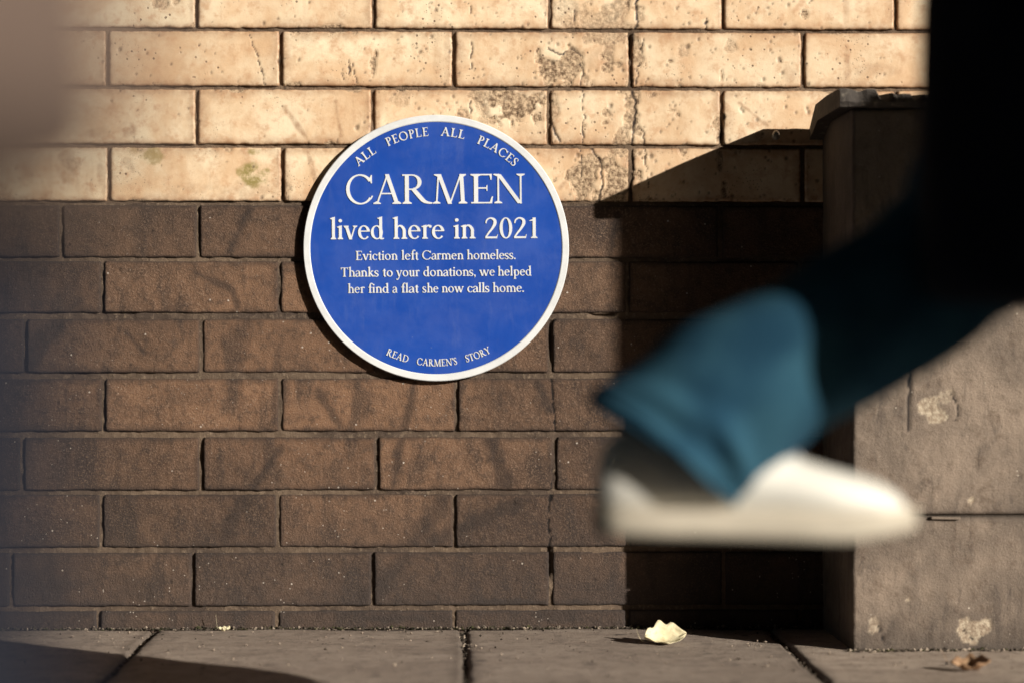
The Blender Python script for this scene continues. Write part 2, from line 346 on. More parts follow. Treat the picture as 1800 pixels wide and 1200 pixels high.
def brick_mesh(x0, x1, z0, z1, upper, step, proud):
    nx = max(4, int((x1 - x0) / step)); nz = max(3, int((z1 - z0) / step))
    u = np.linspace(0, 1, nx); v = np.linspace(0, 1, nz); U, V = np.meshgrid(u, v)
    X = x0 + U * (x1 - x0); Z = z0 + V * (z1 - z0)
    # wandering arrises
    wl = (fbm(Z * 40, Z * 0 + x0 * 7, 31, 3) - .5) * .0022 + (vn(Z * 160, Z * 0 + x0, 35) - .5) * .0011; wr = (fbm(Z * 40, Z * 0 + x1 * 7, 32, 3) - .5) * .0022 + (vn(Z * 160, Z * 0 + x1, 36) - .5) * .0011
    wb = (fbm(X * 35, X * 0 + z0 * 9, 33, 4) - .5) * .0026 + (vn(X * 150, X * 0 + z0, 37) - .5) * .0012; wt = (fbm(X * 35, X * 0 + z1 * 9, 34, 4) - .5) * .0022 + (vn(X * 150, X * 0 + z1, 38) - .5) * .0010
    X = X + wl * (1 - U) + wr * U; Z = Z + wb * (1 - V) + wt * V
    dx = np.minimum(U, 1 - U) * (x1 - x0); dz = np.minimum(V, 1 - V) * (z1 - z0)
    # rounded, chipped corners
    rc = .006; q = np.hypot(np.clip(rc - dx, 0, None), np.clip(rc - dz, 0, None)); d = np.where((dx < rc) & (dz < rc), rc - q, np.minimum(dx, dz))
    h, sp, cr, ms = relief(X, Z, upper)
    er = .0016 if upper else .0022
    en = fbm(X * 90, Z * 90, 41, 3)
    k = np.clip(1 - np.clip(d, 0, None) / (er * (.5 + en * 1.4)), 0, 1)
    h = h - er * (1 - np.sqrt(np.clip(1 - k * k, 0, 1))) - np.clip(-d, 0, None) * 1.6
    edge = np.clip(1 - d / ((.013 + .024 if upper else .008 + .012) * fbm(X * 14, Z * 14, 51, 3)), 0, 1) ** 1.5
    a, b = RNG.uniform(-.0009, .0009, 2)
    stn = np.zeros_like(X); sn = fbm(X * 42, Z * 42, 55, 4)
    for cx, cy, rx, ry, st_ in STAIN:
        cx, cy, rx, ry = cx / 1000, (1105 - cy) / 1000, rx / 1000, ry / 1000
        if cx + 2 * rx < X.min() or cx - 2 * rx > X.max() or cy + 2 * ry < Z.min() or cy - 2 * ry > Z.max(): continue
        stn = np.maximum(stn, st_ * sstep(0, .6, 1.05 - np.hypot((X - cx) / rx, (Z - cy) / ry) + (sn - .5) * 1.3))
    for pts, w in SMEAR:
        if min(p[0] for p in pts) - .05 > X.max() or max(p[0] for p in pts) + .05 < X.min() or min(p[1] for p in pts) - .05 > Z.max() or max(p[1] for p in pts) + .05 < Z.min(): continue
        stn = np.maximum(stn, .85 * sstep(0, 1, 1.1 - pdist(X, Z, pts) / w + (sn - .5) * 1.2))
    edge = np.clip(np.maximum(edge, stn), 0, 1)
    h = h + proud + a * (U - .5) * 1.4 + b * (V - .5)
    Pm = np.stack([X, -h, Z], -1); wear = np.stack([sp, edge, cr, ms], -1)
    Pm = np.pad(Pm, ((1, 1), (1, 1), (0, 0)), 'edge'); wear = np.pad(wear, ((1, 1), (1, 1), (0, 0)), 'edge')
    for s in ((0, slice(None)), (-1, slice(None)), (slice(None), 0), (slice(None), -1)):
        Pm[s + (1,)] = .014; wear[s + (1,)] = 1
    tone = np.full(Pm.shape[:2], float(RNG.random() ** 1.5))
    return grid_mesh('brick', Pm, {'wear': wear, 'tone': tone})

# ------------------------------------------------------------------ ground
def slab_mesh(x0, x1, p0, p1, step, name='paving_slab', ztop=0.0):
    nx = max(3, int((x1 - x0) / step)); ny = max(3, int((p1 - p0) / step)); U, V = np.meshgrid(np.linspace(0, 1, nx), np.linspace(0, 1, ny))
    X = x0 + U * (x1 - x0); Q = p0 + V * (p1 - p0)
    X = X + ((fbm(Q * 25, Q * 0 + x0 * 5, 61) - .5) * .008) * (1 - U) + ((fbm(Q * 25, Q * 0 + x1 * 5, 62) - .5) * .008) * U
    d = np.minimum(np.minimum(U, 1 - U) * (x1 - x0), np.minimum(V, 1 - V) * (p1 - p0))
    k = np.clip(1 - d / .007, 0, 1); z = ztop + (fbm(X * 6, Q * 6, 63) - .5) * .005 + (fbm(X * 50, Q * 50, 64) - .5) * .0009 - .006 * (1 - np.sqrt(1 - k * k))
    z = z + RNG.uniform(-.0012, .0012)
    edge = np.clip(1 - d / (.012 + .03 * fbm(X * 12, Q * 12, 66, 3)), 0, 1) ** 1.5
    Pm = np.stack([X, -Q, z], -1); gum = edge * 0
    for gx_, gp_, gr_ in GUM: gum = np.maximum(gum, 1 - sstep(.75, 1.1, np.hypot(X - gx_, Q - gp_) / gr_ + (fbm(X * 90, Q * 90, 68, 2) - .5) * .4))
    wr = np.stack([gum, edge, edge * 0, edge * 0], -1)
    Pm = np.pad(Pm, ((1, 1), (1, 1), (0, 0)), 'edge'); wr = np.pad(wr, ((1, 1), (1, 1), (0, 0)), 'edge')
    for s in ((0, slice(None)), (-1, slice(None)), (slice(None), 0), (slice(None), -1)): Pm[s + (2,)] = ztop - .03
    Pm = Pm[::-1]; wr = wr[::-1]
    return grid_mesh(name, Pm, {'wear': wr, 'tone': np.full(Pm.shape[:2], float(RNG.random()))})
GUM = [(RNG.uniform(-.2, 1.8), RNG.uniform(.08, .68), RNG.uniform(.006, .013)) for _ in range(26)]
pav = tag(link('pavement', box_mesh('pavement', -30, 45, -5.6, 0.3, -.20, -.011), M_bed), kind='structure')
js = [-.80, -.26, .275, .815, 1.35, 1.90, 2.45, 3.0]
for a, b in zip(js[:-1], js[1:]):
    vis = -.3 < a < 1.8
    link('paving_slab', slab_mesh(a + .004, b - .004, .004, .70, .005 if vis else .03), MF, pav)
tag(link('low_bounce_footway', box_mesh('low_bounce_footway', -30, 45, -5.6, -.708, -.1, -.002), M_asph), kind='structure')  # unseen footway, surfaced dark to cut light bounced into the shadows
tag(link('road', box_mesh('road', -60, 80, -12.2, -5.75, -.3, -.12), M_asph), kind='structure')
tag(link('kerb', box_mesh('kerb', -60, 80, -5.75, -5.60, -.3, -.002, .008), M_kerb), kind='structure')
tag(link('ground', box_mesh('ground', -400, 400, -400, 400, -.9, -.305), M_asph), kind='structure')
tag(link('far_pavement', box_mesh('far_pavement', -60, 80, -14.2, -12.2, -.3, -.005), M_kerb), kind='structure')

# ------------------------------------------------------------------ the brick wall
wall = empty('brick_wall', (0.9, 0, 0))
tag(wall, 'two tone brick wall, cream glazed bricks above and dark brown bricks below', 'wall')
rows = [(-43, 50), (57, 152), (159, 254), (261, 354), (362, 453), (460, 550), (561, 654), (665, 757), (768, 860), (868, 960), (970, 1063), (1072, 1125)]
vj = [[42, 347, 657, 967, 1272, 1577], [191, 494, 798, 1108, 1413, 1718], [40, 347, 655, 965, 1270, 1577], [193, 498, 806, 1108, 1413, 1718],
      [110, 350, 656, 962, 1267, 1572], [183, 492, 798, 1103, 1408, 1713], [48, 355, 662, 968, 1273, 1578], [185, 493, 803, 1108, 1413, 1718],
      [42, 355, 663, 975, 1278, 1583], [181, 489, 799, 1105, 1410, 1715], [23, 341, 655, 968, 1273, 1578], [175, 488, 798, 1103, 1408, 1713]]
for i in range(1, 4):
    rows.insert(0, (-43 - 102 * i, 50 - 102 * i)); vj.insert(0, vj[0 + (1 if i == 1 else 1)][:] if i > 1 else vj[1][:])
for ri, ((yt, yb), js_) in enumerate(zip(rows, vj)):
    up = yt < 360; J = list(js_)
    while J[0] > -1450: J.insert(0, J[0] - 305)
    while J[-1] < 2850: J.append(J[-1] + 305)
    for a, b in zip(J[:-1], J[1:]):
        a = max(a, -1450); b = min(b, 2850)
        if b - a < 40: continue
        vis = b > -40 and a < 1640 and yb > -20
        dark = a > 1120 and yt > 380
        g = 3.2 + RNG.uniform(-.6, 1.1)
        me = brick_mesh((a + g) / 1000, (b - g) / 1000, (1105 - yb) / 1000, (1105 - yt) / 1000, up, (.0022 if not dark else .004) if vis else .02, RNG.uniform(.0, .0016))
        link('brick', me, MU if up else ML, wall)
def mortar(name, z0, z1, mat, seed, rec=.0042):
    X, Z = np.meshgrid(np.arange(-1.452, 2.853, .004), np.linspace(z0, z1, int((z1 - z0) / .0035)))
    h = rec - (fbm(X * 60, Z * 60, seed, 4) - .5) * .0065 - (fbm(X * 8, Z * 8, seed + 5, 2) - .5) * .003
    # holes where the pointing has dropped out
    hol = np.zeros_like(X)
    for cx, cy, rx, ry in ((1108, 82, 6, 26), (1000, 545, 22, 5), (1060, 553, 30, 5), (1268, 226, 6, 26), (498, 330, 6, 24), (968, 600, 5, 40), (978, 240, 9, 10), (1110, 20, 6, 30), (966, 985, 7, 40)):
        hol = np.maximum(hol, 1 - np.clip(np.hypot((X - cx / 1000) / rx * 1000, (Z - (1105 - cy) / 1000) / ry * 1000), 0, 1))
    h = h + sstep(0, .5, hol) * .012
    return link('mortar', grid_mesh(name, np.stack([X, h, Z], -1)), mat, wall)
mortar('mortar', .747, 1.46, M_mort, 71, .0055); mortar('mortar_low', -.02, .747, M_mort_low, 81)
link('wall_core', box_mesh('wall_core', -6, 12, .03, .5, -.02, 1.455), M_conc, wall)
link('upper_wall', box_mesh('upper_wall', -6, 12, -.012, .5, 1.46, 4.6), M_conc, wall)
for x0, x1 in ((-6, -1.452), (2.852, 12)): link('wall_face', box_mesh('wall_face', x0, x1, -.004, .03, -.02, 1.455), M_conc, wall)

# ------------------------------------------------------------------ pier projecting from the wall
PX0, PX1, PF = 1.448, 2.06, .318
pier = empty('stone_pier', (1.75, -.16, 0))
tag(pier, 'weathered rendered stone pier with chipped coping projecting from the right end of the brick wall', 'pier')
PSP = [(1636, 716, 26, 26, 1.), (1655, 735, 14, 10, 1.), (1668, 700, 16, 12, .6), (1718, 1108, 26, 20, 1.), (1735, 1095, 8, 8, 1.), (1540, 1100, 8, 14, .7), (1675, 690, 10, 6, .6), (1712, 880, 6, 6, 1.), (1597, 1055, 8, 4, 1.)]
PCR = [[(1676, 690), (1690, 715), (1684, 740)], [(1545, 1098), (1556, 1125)], [(1606, 560), (1604, 660), (1598, 755)], [(1700, 1110), (1715, 1125)]]
def pier_block(name, z0, z1, step=.0035):
    nx = int((PX1 - PX0) / step); nz = int((z1 - z0) / step); U, V = np.meshgrid(np.linspace(0, 1, nx), np.linspace(0, 1, nz))
    X = PX0 + U * (PX1 - PX0) + (fbm(V * 18, V * 0 + z0, 91) - .5) * .003 * (1 - U); Z = z0 + V * (z1 - z0)
    h = (fbm(X * 7, Z * 7, 92) - .5) * .004 + (fbm(X * 60, Z * 60, 93) - .5) * .0014
    d = np.minimum(np.minimum(U, 1 - U) * (PX1 - PX0), np.minimum(V, 1 - V) * (z1 - z0)); k = np.clip(1 - d / .005, 0, 1)
    h = h - .005 * (1 - np.sqrt(1 - k * k)); nz_ = fbm(X * 60, Z * 60, 94, 4); sp = np.zeros_like(X); cr = np.zeros_like(X)
    for cx, cy, rx, ry, s in PSP:
        c = hx(cx, cy, PF); dd = np.hypot((X - c.x) / rx * 1080, (Z - c.z) / ry * 1080); sp = np.maximum(sp, s * sstep(0, .15, 1 - dd + (nz_ - .5) * 1.8) * (dd < 1.7))
    for l in PCR:
        pts = [(hx(x, y, PF).x, hx(x, y, PF).z) for x, y in l]
        w = .003 if l[0][0] == 1606 else .0013
        k2 = 1 - sstep(w * .5, w * 1.3, pdist(X + (vn(X * 80, Z * 80, 2) - .5) * .004, Z, pts)); cr = np.maximum(cr, k2)
    h = h - sp * .0016 - cr * .003
    edge = np.clip(1 - Z / (.04 + .11 * fbm(X * 30, Z * 30, 96)), 0, 1); edge = np.maximum(edge, .6 * np.clip(1 - d / .012, 0, 1)); edge = np.maximum(edge, .9 * sstep(.40, .80, Z + (fbm(X * 22, Z * 3, 97, 4) - .5) * .35))  # dirt at foot and arrises; upper part darkened in the colour to deepen its shade
    Pm = np.stack([X, -PF - h, Z], -1); wr = np.stack([sp, edge, cr, sp * 0], -1)
    Pm = np.pad(Pm, ((1, 1), (1, 1), (0, 0)), 'edge'); wr = np.pad(wr, ((1, 1), (1, 1), (0, 0)), 'edge')
    for s in ((0, slice(None)), (-1, slice(None)), (slice(None), 0), (slice(None), -1)): Pm[s + (1,)] = -.0015
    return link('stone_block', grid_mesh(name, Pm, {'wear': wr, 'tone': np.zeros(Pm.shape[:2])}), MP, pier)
ZT = .884
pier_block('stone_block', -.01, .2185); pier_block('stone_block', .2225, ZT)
link('joint_mortar', box_mesh('joint_mortar', PX0 + .006, PX1 - .006, -PF + .008, -.002, .21, .23), M_bed, pier)
# coping: chipped slab, its back edge splayed down to the wall
def coping():
    bm = bmesh.new(); x0, x1 = 1.424, PX1 + .024
    nx, rows_ = 90, []
    prof = [(-.004, .860), (-.004, .879), (-.074, .915), (-.20, .917), (-PF - .018, .915), (-PF - .027, .908), (-PF - .028, .893), (-PF - .022, .886), (-PF + .03, .885), (-.10, .885)]
    for i in range(nx + 1):
        t = i / nx; x = x0 + t * (x1 - x0); r = []
        chip = max(0, float(fbm(np.array(x * 38.), np.array(.3), 101, 3)) - .47) * .07
        for j, (y, z) in enumerate(prof):
            if j in (4, 5): z -= chip; y += chip * .9
            if j == 6: y += float(vn(np.array(x * 120.), np.array(5.), 3) - .5) * .003
            r.append(bm.verts.new((x, y, z + float(vn(np.array(x * 60.), np.array(j * 3.), 7) - .5) * .0015)))
        rows_.append(r)
    n = len(prof)
    for a, b in zip(rows_[:-1], rows_[1:]):
        for j in range(n): bm.faces.new((a[j], a[(j + 1) % n], b[(j + 1) % n], b[j]))
    bm.faces.new(rows_[0][::-1]); bm.faces.new(rows_[-1])
    bmesh.ops.recalc_face_normals(bm, faces=bm.faces[:])
    me = bpy.data.meshes.new('coping'); bm.to_mesh(me); bm.free(); return me
link('coping', coping(), mat_rough('coping_stone', (.10, .085, .075), (.065, .056, .05), (.24, .21, .17), 70, .003), pier)

# ------------------------------------------------------------------ serif lettering, drawn stroke by stroke (cap height = 1)
class G:
    def __init__(s, w, t): s.p = []; s.W = w; s.T = t; s.X = .655
    def box(s, x0, y0, x1, y1): s.p.append([(x0, y0), (x1, y0), (x1, y1), (x0, y1)])
    def poly(s, pts): s.p.append(pts)
    def dia(s, x0, y0, x1, y1, w): s.p.append([(x0 - w / 2, y0), (x0 + w / 2, y0), (x1 + w / 2, y1), (x1 - w / 2, y1)])
    def ser(s, x, y, l, r, d=1, w=None):
        """bracketed serif under (d=1) or over (d=-1) a stem centred on x"""
        w = w or s.W; t = s.T * .72; q = d * t
        s.p.append([(x - l, y), (x + r, y), (x + r, y + q), (x + w * .5, y + q * 2.6), (x - w * .5, y + q * 2.6), (x - l, y + q)])
    def flag(s, x, y):
        w = s.W; s.p.append([(x - w * .5, y - w * .9), (x + w * .5, y - w * .6), (x + w * .5, y + .015), (x - w * .5, y - w * .28), (x - w * 1.15, y - w * .42), (x - w * 1.15, y - w * .62)])
    def ring(s, cx, cy, rx, ry, a0=0, a1=360, wx=None, wy=None, n=None, tilt=0):
        wx = s.W if wx is None else wx; wy = s.T if wy is None else wy; n = n or max(6, int(abs(a1 - a0) / 14)); pr = None
        for i in range(n + 1):
            a = R(a0 + (a1 - a0) * i / n); th = a + R(tilt)
            w = math.hypot(wx * math.cos(th), wy * math.sin(th)); c, q = math.cos(a), math.sin(a)
            nx_, ny_ = c / rx, q / ry; L = math.hypot(nx_, ny_); nx_ /= L; ny_ /= L
            o = (cx + rx * c, cy + ry * q); k = (o[0] - nx_ * w, o[1] - ny_ * w)
            if pr: s.p.append([pr[0], o, k, pr[1]])
            pr = (o, k)
    def brush(s, pts, n=6):
        P = [np.array(p, float) for p in pts]; P = [2 * P[0] - P[1]] + P + [2 * P[-1] - P[-2]]; C = []
        for i in range(1, len(P) - 2):
            for k in range(n):
                t = k / n; a, b, c, d = P[i - 1:i + 3]
                C.append(.5 * (2 * b + (c - a) * t + (2 * a - 5 * b + 4 * c - d) * t * t + (3 * b - a - 3 * c + d) * t ** 3))
        C.append(P[-2]); pr = None
        for i, c in enumerate(C):
            d = C[min(i + 1, len(C) - 1)] - C[max(i - 1, 0)]; L = math.hypot(d[0], d[1]) or 1; nx_, ny_ = -d[1] / L, d[0] / L; w = c[2] / 2
            q = ((c[0] + nx_ * w, c[1] + ny_ * w), (c[0] - nx_ * w, c[1] - ny_ * w))
            if pr: s.p.append([pr[0], q[0], q[1]]); s.p.append([pr[0], q[1], pr[1]])
            pr = q
    def dot(s, x, y, r): s.p.append([(x + r * math.cos(R(a)), y + r * math.sin(R(a))) for a in range(0, 360, 30)])
def glyph(ch, w, t):
    g = G(w, t); W_, T, X = w, t, g.X; o = .015
    if ch == 'A':
        g.dia(.12, 0, .455, .99, T * 1.15); g.dia(.76, 0, .44, 1.01, W_ * 1.1); g.box(.22, .33, .64, .33 + T); g.ser(.12, 0, .12, .12, 1, T); g.ser(.76, 0, .15, .13, 1); return g, .90
    if ch in 'CG':
        g.ring(.50, .5, .47, .515, 38, 322, W_, T * 1.1, 24, -10); g.poly([(.855, .985), (.885, .985), (.885, .70), (.855, .70), (.82, .80), (.80, .86)]); g.brush([(.84, .175, T * 1.2), (.875, .23, T), (.90, .28, T * .9)], 3); return g, .93
    if ch == 'D':
        g.box(.13, 0, .13 + W_, 1); g.ring(.38, .5, .56, .5, -90, 90, W_, T, 16); g.box(.05, 0, .38, T); g.box(.05, 1 - T, .38, 1); return g, .97
    if ch in 'ELF':
        g.box(.12, 0, .12 + W_, 1); g.ser(.12 + W_ / 2, 1, .12 + W_ * .3, .12 + W_ * .3, -1)
        if ch == 'E': g.box(.12, 1 - T, .60, 1); g.poly([(.60, 1), (.56, 1 - T), (.585, .80), (.615, .80), (.625, 1)]); g.box(.12, .50, .50, .50 + T); g.poly([(.50, .62), (.475, .62), (.46, .525), (.475, .42), (.50, .42)])
        g.box(.04, 0, .62, T); g.poly([(.56, T * .8), (.62, .235), (.655, .235), (.625, 0), (.54, 0)]); return g, .69
    if ch == 'M':
        g.dia(.14, 0, .20, 1, T * 1.1); g.dia(.22, 1, .57, -.01, W_ * 1.1); g.dia(.57, -.01, .92, .99, T * 1.15); g.dia(.99, 0, .94, 1, W_ * 1.05)
        g.ser(.14, 0, .12, .12, 1, T); g.ser(.99, 0, .14, .14, 1); g.ser(.20, 1, .14, .03, -1, T); g.ser(.95, 1, .03, .14, -1); return g, 1.15
    if ch == 'N':
        g.box(.15, 0, .15 + T * 1.15, .97); g.dia(.19, .985, .84, 0, W_ * 1.15); g.box(.84, -.01, .84 + T * 1.15, 1); g.ser(.15 + T / 2, 0, .12, .12, 1, T); g.ser(.86, 1, .12, .13, -1, T); g.ser(.17, 1, .14, .04, -1, T); return g, 1.02
    if ch == 'O': g.ring(.5, .5, .48, .515, 0, 360, W_, T * 1.1, 28, -12); return g, 1.0
    if ch in 'PR':
        g.box(.13, 0, .13 + W_, 1); g.ser(.13 + W_ / 2, 0, .13, .14, 1); g.ring(.34, .735, .28, .265, -90, 90, W_, T, 14); g.box(.05, 1 - T, .35, 1); g.box(.13, .47, .35, .47 + T)
        if ch == 'R': g.brush([(.36, .52, W_), (.50, .33, W_ * 1.1), (.66, .12, W_ * 1.05), (.78, .045, W_ * .7), (.93, T * .4, T)], 5); return g, .88
        return g, .66
    if ch in 'Ss':
        k = 1 if ch == 'S' else X; wd = .50 if ch == 'S' else .40
        g.brush([(x * wd, y * k, q) for x, y, q in ((.88, .80, T), (.74, .955, T), (.44, .975, T * 1.1), (.16, .83, W_ * .8), (.22, .64, W_ * .9), (.52, .50, W_ * 1.1), (.84, .35, W_ * .9), (.86, .16, W_ * .8), (.56, .022, T * 1.1), (.24, .06, T), (.08, .22, T))], 5)
        g.poly([(wd * .84, k * .98), (wd * .90, k * .98), (wd * .93, k * .70), (wd * .86, k * .70)]); g.poly([(wd * .04, k * .31), (wd * .11, k * .31), (wd * .14, 0), (wd * .06, 0)]); return g, wd + .05
    if ch == 'T':
        g.box(.34 - W_ / 2, 0, .34 + W_ / 2, 1); g.ser(.34, 0, .14, .14, 1); g.box(.02, 1 - T, .66, 1); g.poly([(.0, 1.02), (.06, 1.0), (.09, 1 - T), (.04, .77), (.01, .77)]); g.poly([(.68, 1.02), (.62, 1.0), (.59, 1 - T), (.64, .77), (.67, .77)]); return g, .70
    if ch == 'Y':
        g.box(.40 - W_ / 2, 0, .40 + W_ / 2, .46); g.ser(.40, 0, .14, .14, 1); g.dia(.14, 1, .40, .44, W_); g.dia(.70, 1, .43, .44, T * 1.1); g.ser(.14, 1, .14, .13, -1); g.ser(.70, 1, .11, .11, -1, T); return g, .82
    if ch == 'a':
        g.box(.335, .05, .335 + W_, .50); g.brush([(.07, .49, W_ * .8), (.10, .57, W_ * .5), (.21, .645, T), (.33, .61, W_ * .7), (.335 + W_ / 2, .48, W_)], 5); g.brush([(.36, .40, T), (.20, .34, T), (.075, .22, W_ * .7), (.085, .07, W_), (.19, .015, W_ * .6), (.30, .06, T), (.36, .12, T)], 5)
        g.brush([(.335 + W_ / 2, .09, W_), (.42 + W_ / 2, .02, W_ * .5), (.50, .055, T * .7)], 4); return g, .50
    if ch == 'c':
        g.ring(.30, X / 2, .27, X / 2 + o, 45, 318, W_, T, 20, -12); g.dot(.46, X * .80, W_ * .5); return g, .52
    if ch == 'd':
        g.box(.41, .02, .41 + W_, 1.07); g.flag(.41 + W_ / 2, 1.08); g.ring(.30, X / 2, .27, X / 2 + o, 0, 360, W_, T, 22, -12); g.brush([(.41 + W_ / 2, .05, W_), (.47 + W_ / 2, .012, T * 1.3), (.62, .035, T)], 3); return g, .63
    if ch == 'e':
        g.ring(.30, X / 2, .27, X / 2 + o, 8, 320, W_, T, 22, -12); g.box(.07, .36, .545, .36 + T); return g, .575
    if ch == 'f':
        g.box(.13, 0, .13 + W_, .86); g.ser(.13 + W_ / 2, 0, .12, .15, 1); g.brush([(.13 + W_ / 2, .84, W_), (.17 + W_ / 2, .98, W_ * .75), (.30, 1.065, T), (.40, 1.04, T * 1.2)], 5); g.dot(.40, 1.0, W_ * .48); g.box(.03, X - T, .34, X); return g, .36
    if ch in 'hnmru':
        if ch == 'u':
            g.box(.11, .18, .11 + W_, X); g.flag(.11 + W_ / 2, X + .01); g.box(.42, .02, .42 + W_, X); g.flag(.42 + W_ / 2, X + .01)
            g.brush([(.11 + W_ / 2, .20, W_), (.13 + W_ / 2, .06, W_ * .8), (.26, .01, T * 1.3), (.36, .05, T), (.44, .14, T)], 4); g.brush([(.42 + W_ / 2, .05, W_), (.48 + W_ / 2, .012, T * 1.3), (.62, .035, T)], 3); return g, .64
        H = 1.07 if ch == 'h' else X; g.box(.11, 0, .11 + W_, H); g.flag(.11 + W_ / 2, H + .01); g.ser(.11 + W_ / 2, 0, .12, .13, 1)
        if ch == 'r':
            g.brush([(.15, .47, T), (.24, .59, T * 1.2), (.33, .645, T * 1.4), (.41, .625, T)], 4); g.dot(.405, .60, W_ * .52); return g, .45
        for k in range(2 if ch == 'm' else 1):
            x = .11 + k * .345; g.brush([(x + W_ * .6, .45, T), (x + .13, .58, T), (x + .22, .64, T * 1.5), (x + .30 + W_ * .2, .585, W_ * .85), (x + .345 + W_ / 2, .44, W_)], 5)
            g.box(x + .345, 0, x + .345 + W_, .45); g.ser(x + .345 + W_ / 2, 0, .12, .13, 1)
        return g, (1.0 if ch == 'm' else .655)
    if ch in 'il':
        H = 1.07 if ch == 'l' else X; g.box(.10, 0, .10 + W_, H); g.flag(.10 + W_ / 2, H + .01); g.ser(.10 + W_ / 2, 0, .12, .12, 1)
        if ch == 'i': g.dot(.10 + W_ / 2, .90, W_ * .62)
        return g, .31
    if ch == 'k':
        g.box(.11, 0, .11 + W_, 1.07); g.flag(.11 + W_ / 2, 1.08); g.ser(.11 + W_ / 2, 0, .12, .12, 1); g.dia(.20, .29, .44, X, T * 1.5); g.ser(.45, X, .10, .10, -1, T); g.dia(.53, 0, .27, .39, W_ * 1.2); g.ser(.54, 0, .12, .10, 1); return g, .64
    if ch == 'o': g.ring(.32, X / 2, .29, X / 2 + o, 0, 360, W_, T, 24, -14); return g, .64
    if ch == 'p':
        g.box(.13, -.36, .13 + W_, X); g.flag(.13 + W_ / 2, X + .01); g.ser(.13 + W_ / 2, -.36, .12, .14, 1); g.ring(.36, X / 2, .27, X / 2 + o, 0, 360, W_, T, 22, -12); return g, .66
    if ch == 't':
        g.box(.14, .10, .14 + W_, X + .10); g.poly([(.14, X + .14), (.14 + W_, X + .19), (.14 + W_, X - .02), (.14, X - .02)]); g.box(.03, X - T, .36, X); g.brush([(.14 + W_ / 2, .12, W_), (.17 + W_ / 2, .03, W_ * .8), (.28, .008, T * 1.3), (.37, .06, T)], 4); return g, .39
    if ch in 'vwy':
        n_ = 2 if ch == 'w' else 1
        for k in range(n_):
            x = k * .36; g.dia(.12 + x, X, .32 + x, -.01, W_ * 1.08); g.dia(.52 + x if k == n_ - 1 else .49 + x, X, .33 + x, -.01, T * 1.15)
            g.ser(.12 + x, X, .11, .11, -1)
        g.ser(.52 + (n_ - 1) * .36, X, .10, .10, -1, T)
        if ch == 'y': g.brush([(.33, .02, T * 1.3), (.27, -.16, T * 1.3), (.19, -.31, T * 1.3), (.08, -.34, T * 1.5)], 4); g.dot(.08, -.31, W_ * .5)
        return g, .62 if n_ == 1 else .98
    if ch == '0': g.ring(.31, .5, .27, .515, 0, 360, W_, T, 28, -6); return g, .62
    if ch == '1': g.box(.22, 0, .22 + W_, 1.0); g.ser(.22 + W_ / 2, 0, .14, .14, 1); g.poly([(.22 + W_, 1.01), (.22, .92), (.08, .86), (.08, .83), (.22, .84)]); return g, .46
    if ch == '2':
        g.brush([(.07, .73, T * .9), (.11, .89, T * 1.2), (.26, .985, T * 1.3), (.43, .90, W_ * .9), (.45, .71, W_), (.34, .48, W_ * .75), (.18, .25, T * 1.5), (.06, .05, T * 1.2)], 6); g.box(.04, 0, .52, T * 1.7); g.poly([(.50, T), (.555, .19), (.575, .19), (.54, 0), (.47, 0)]); return g, .61
    if ch == '.': g.dot(.10, .07, W_ * .62); return g, .22
    if ch == ',': g.dot(.10, .07, W_ * .62); g.brush([(.12, .07, W_ * .9), (.135, -.06, W_ * .5), (.07, -.16, T * .6)], 4); return g, .22
    if ch in "'": g.dot(.10, .93, W_ * .62); g.brush([(.12, .93, W_ * .9), (.135, .80, W_ * .5), (.07, .70, T * .6)], 4); return g, .22
    return g, .3
_gc = {}
def gtri(ch, w, t):
    key = (ch, w, t)
    if key in _gc: return _gc[key]
    g, adv = glyph(ch, w, t); V = []; F = []
    for p in g.p:
        a = sum(p[i][0] * p[(i + 1) % len(p)][1] - p[(i + 1) % len(p)][0] * p[i][1] for i in range(len(p)))
        if abs(a) < 1e-7: continue
        q = p if a > 0 else p[::-1]; F.append(list(range(len(V), len(V) + len(q)))); V += [Vector((x, y)) for x, y in q]
    vo, eo, fo, _, _, of = delaunay_2d_cdt(V, [], F, 0, 1e-5)
    tr = [f for f, o in zip(fo, of) if len(o)]
    xs = [v.x for f in tr for v in (vo[i] for i in f)]
    _gc[key] = ([(v.x, v.y) for v in vo], tr, min(xs), max(xs), adv); return _gc[key]
class Letters:
    def __init__(s): s.v = []; s.f = []
    def put(s, ch, w, t, fn):
        """fn maps glyph (x, y) -> world (x, z)"""
        vs, tr, *_ = gtri(ch, w, t); used = sorted({i for f in tr for i in f}); m = {i: k for k, i in enumerate(used)}; b = len(s.v); n = len(used)
        for d in (DZ1, DZ0):
            for i in used: x, z = fn(*vs[i]); s.v.append((x, d, z))
        ec = {}
        for f in tr:
            s.f.append([b + m[i] for i in f])
            for a, c in zip(f, f[1:] + f[:1]) if isinstance(f, list) else zip(f, tuple(f[1:]) + tuple(f[:1])):
                ec[(a, c)] = 1
        for a, c in ec:
            if (c, a) not in ec: s.f.append([b + m[c], b + m[a], b + n + m[a], b + n + m[c]])
    def mesh(s, name): return pymesh(name, s.v, s.f)

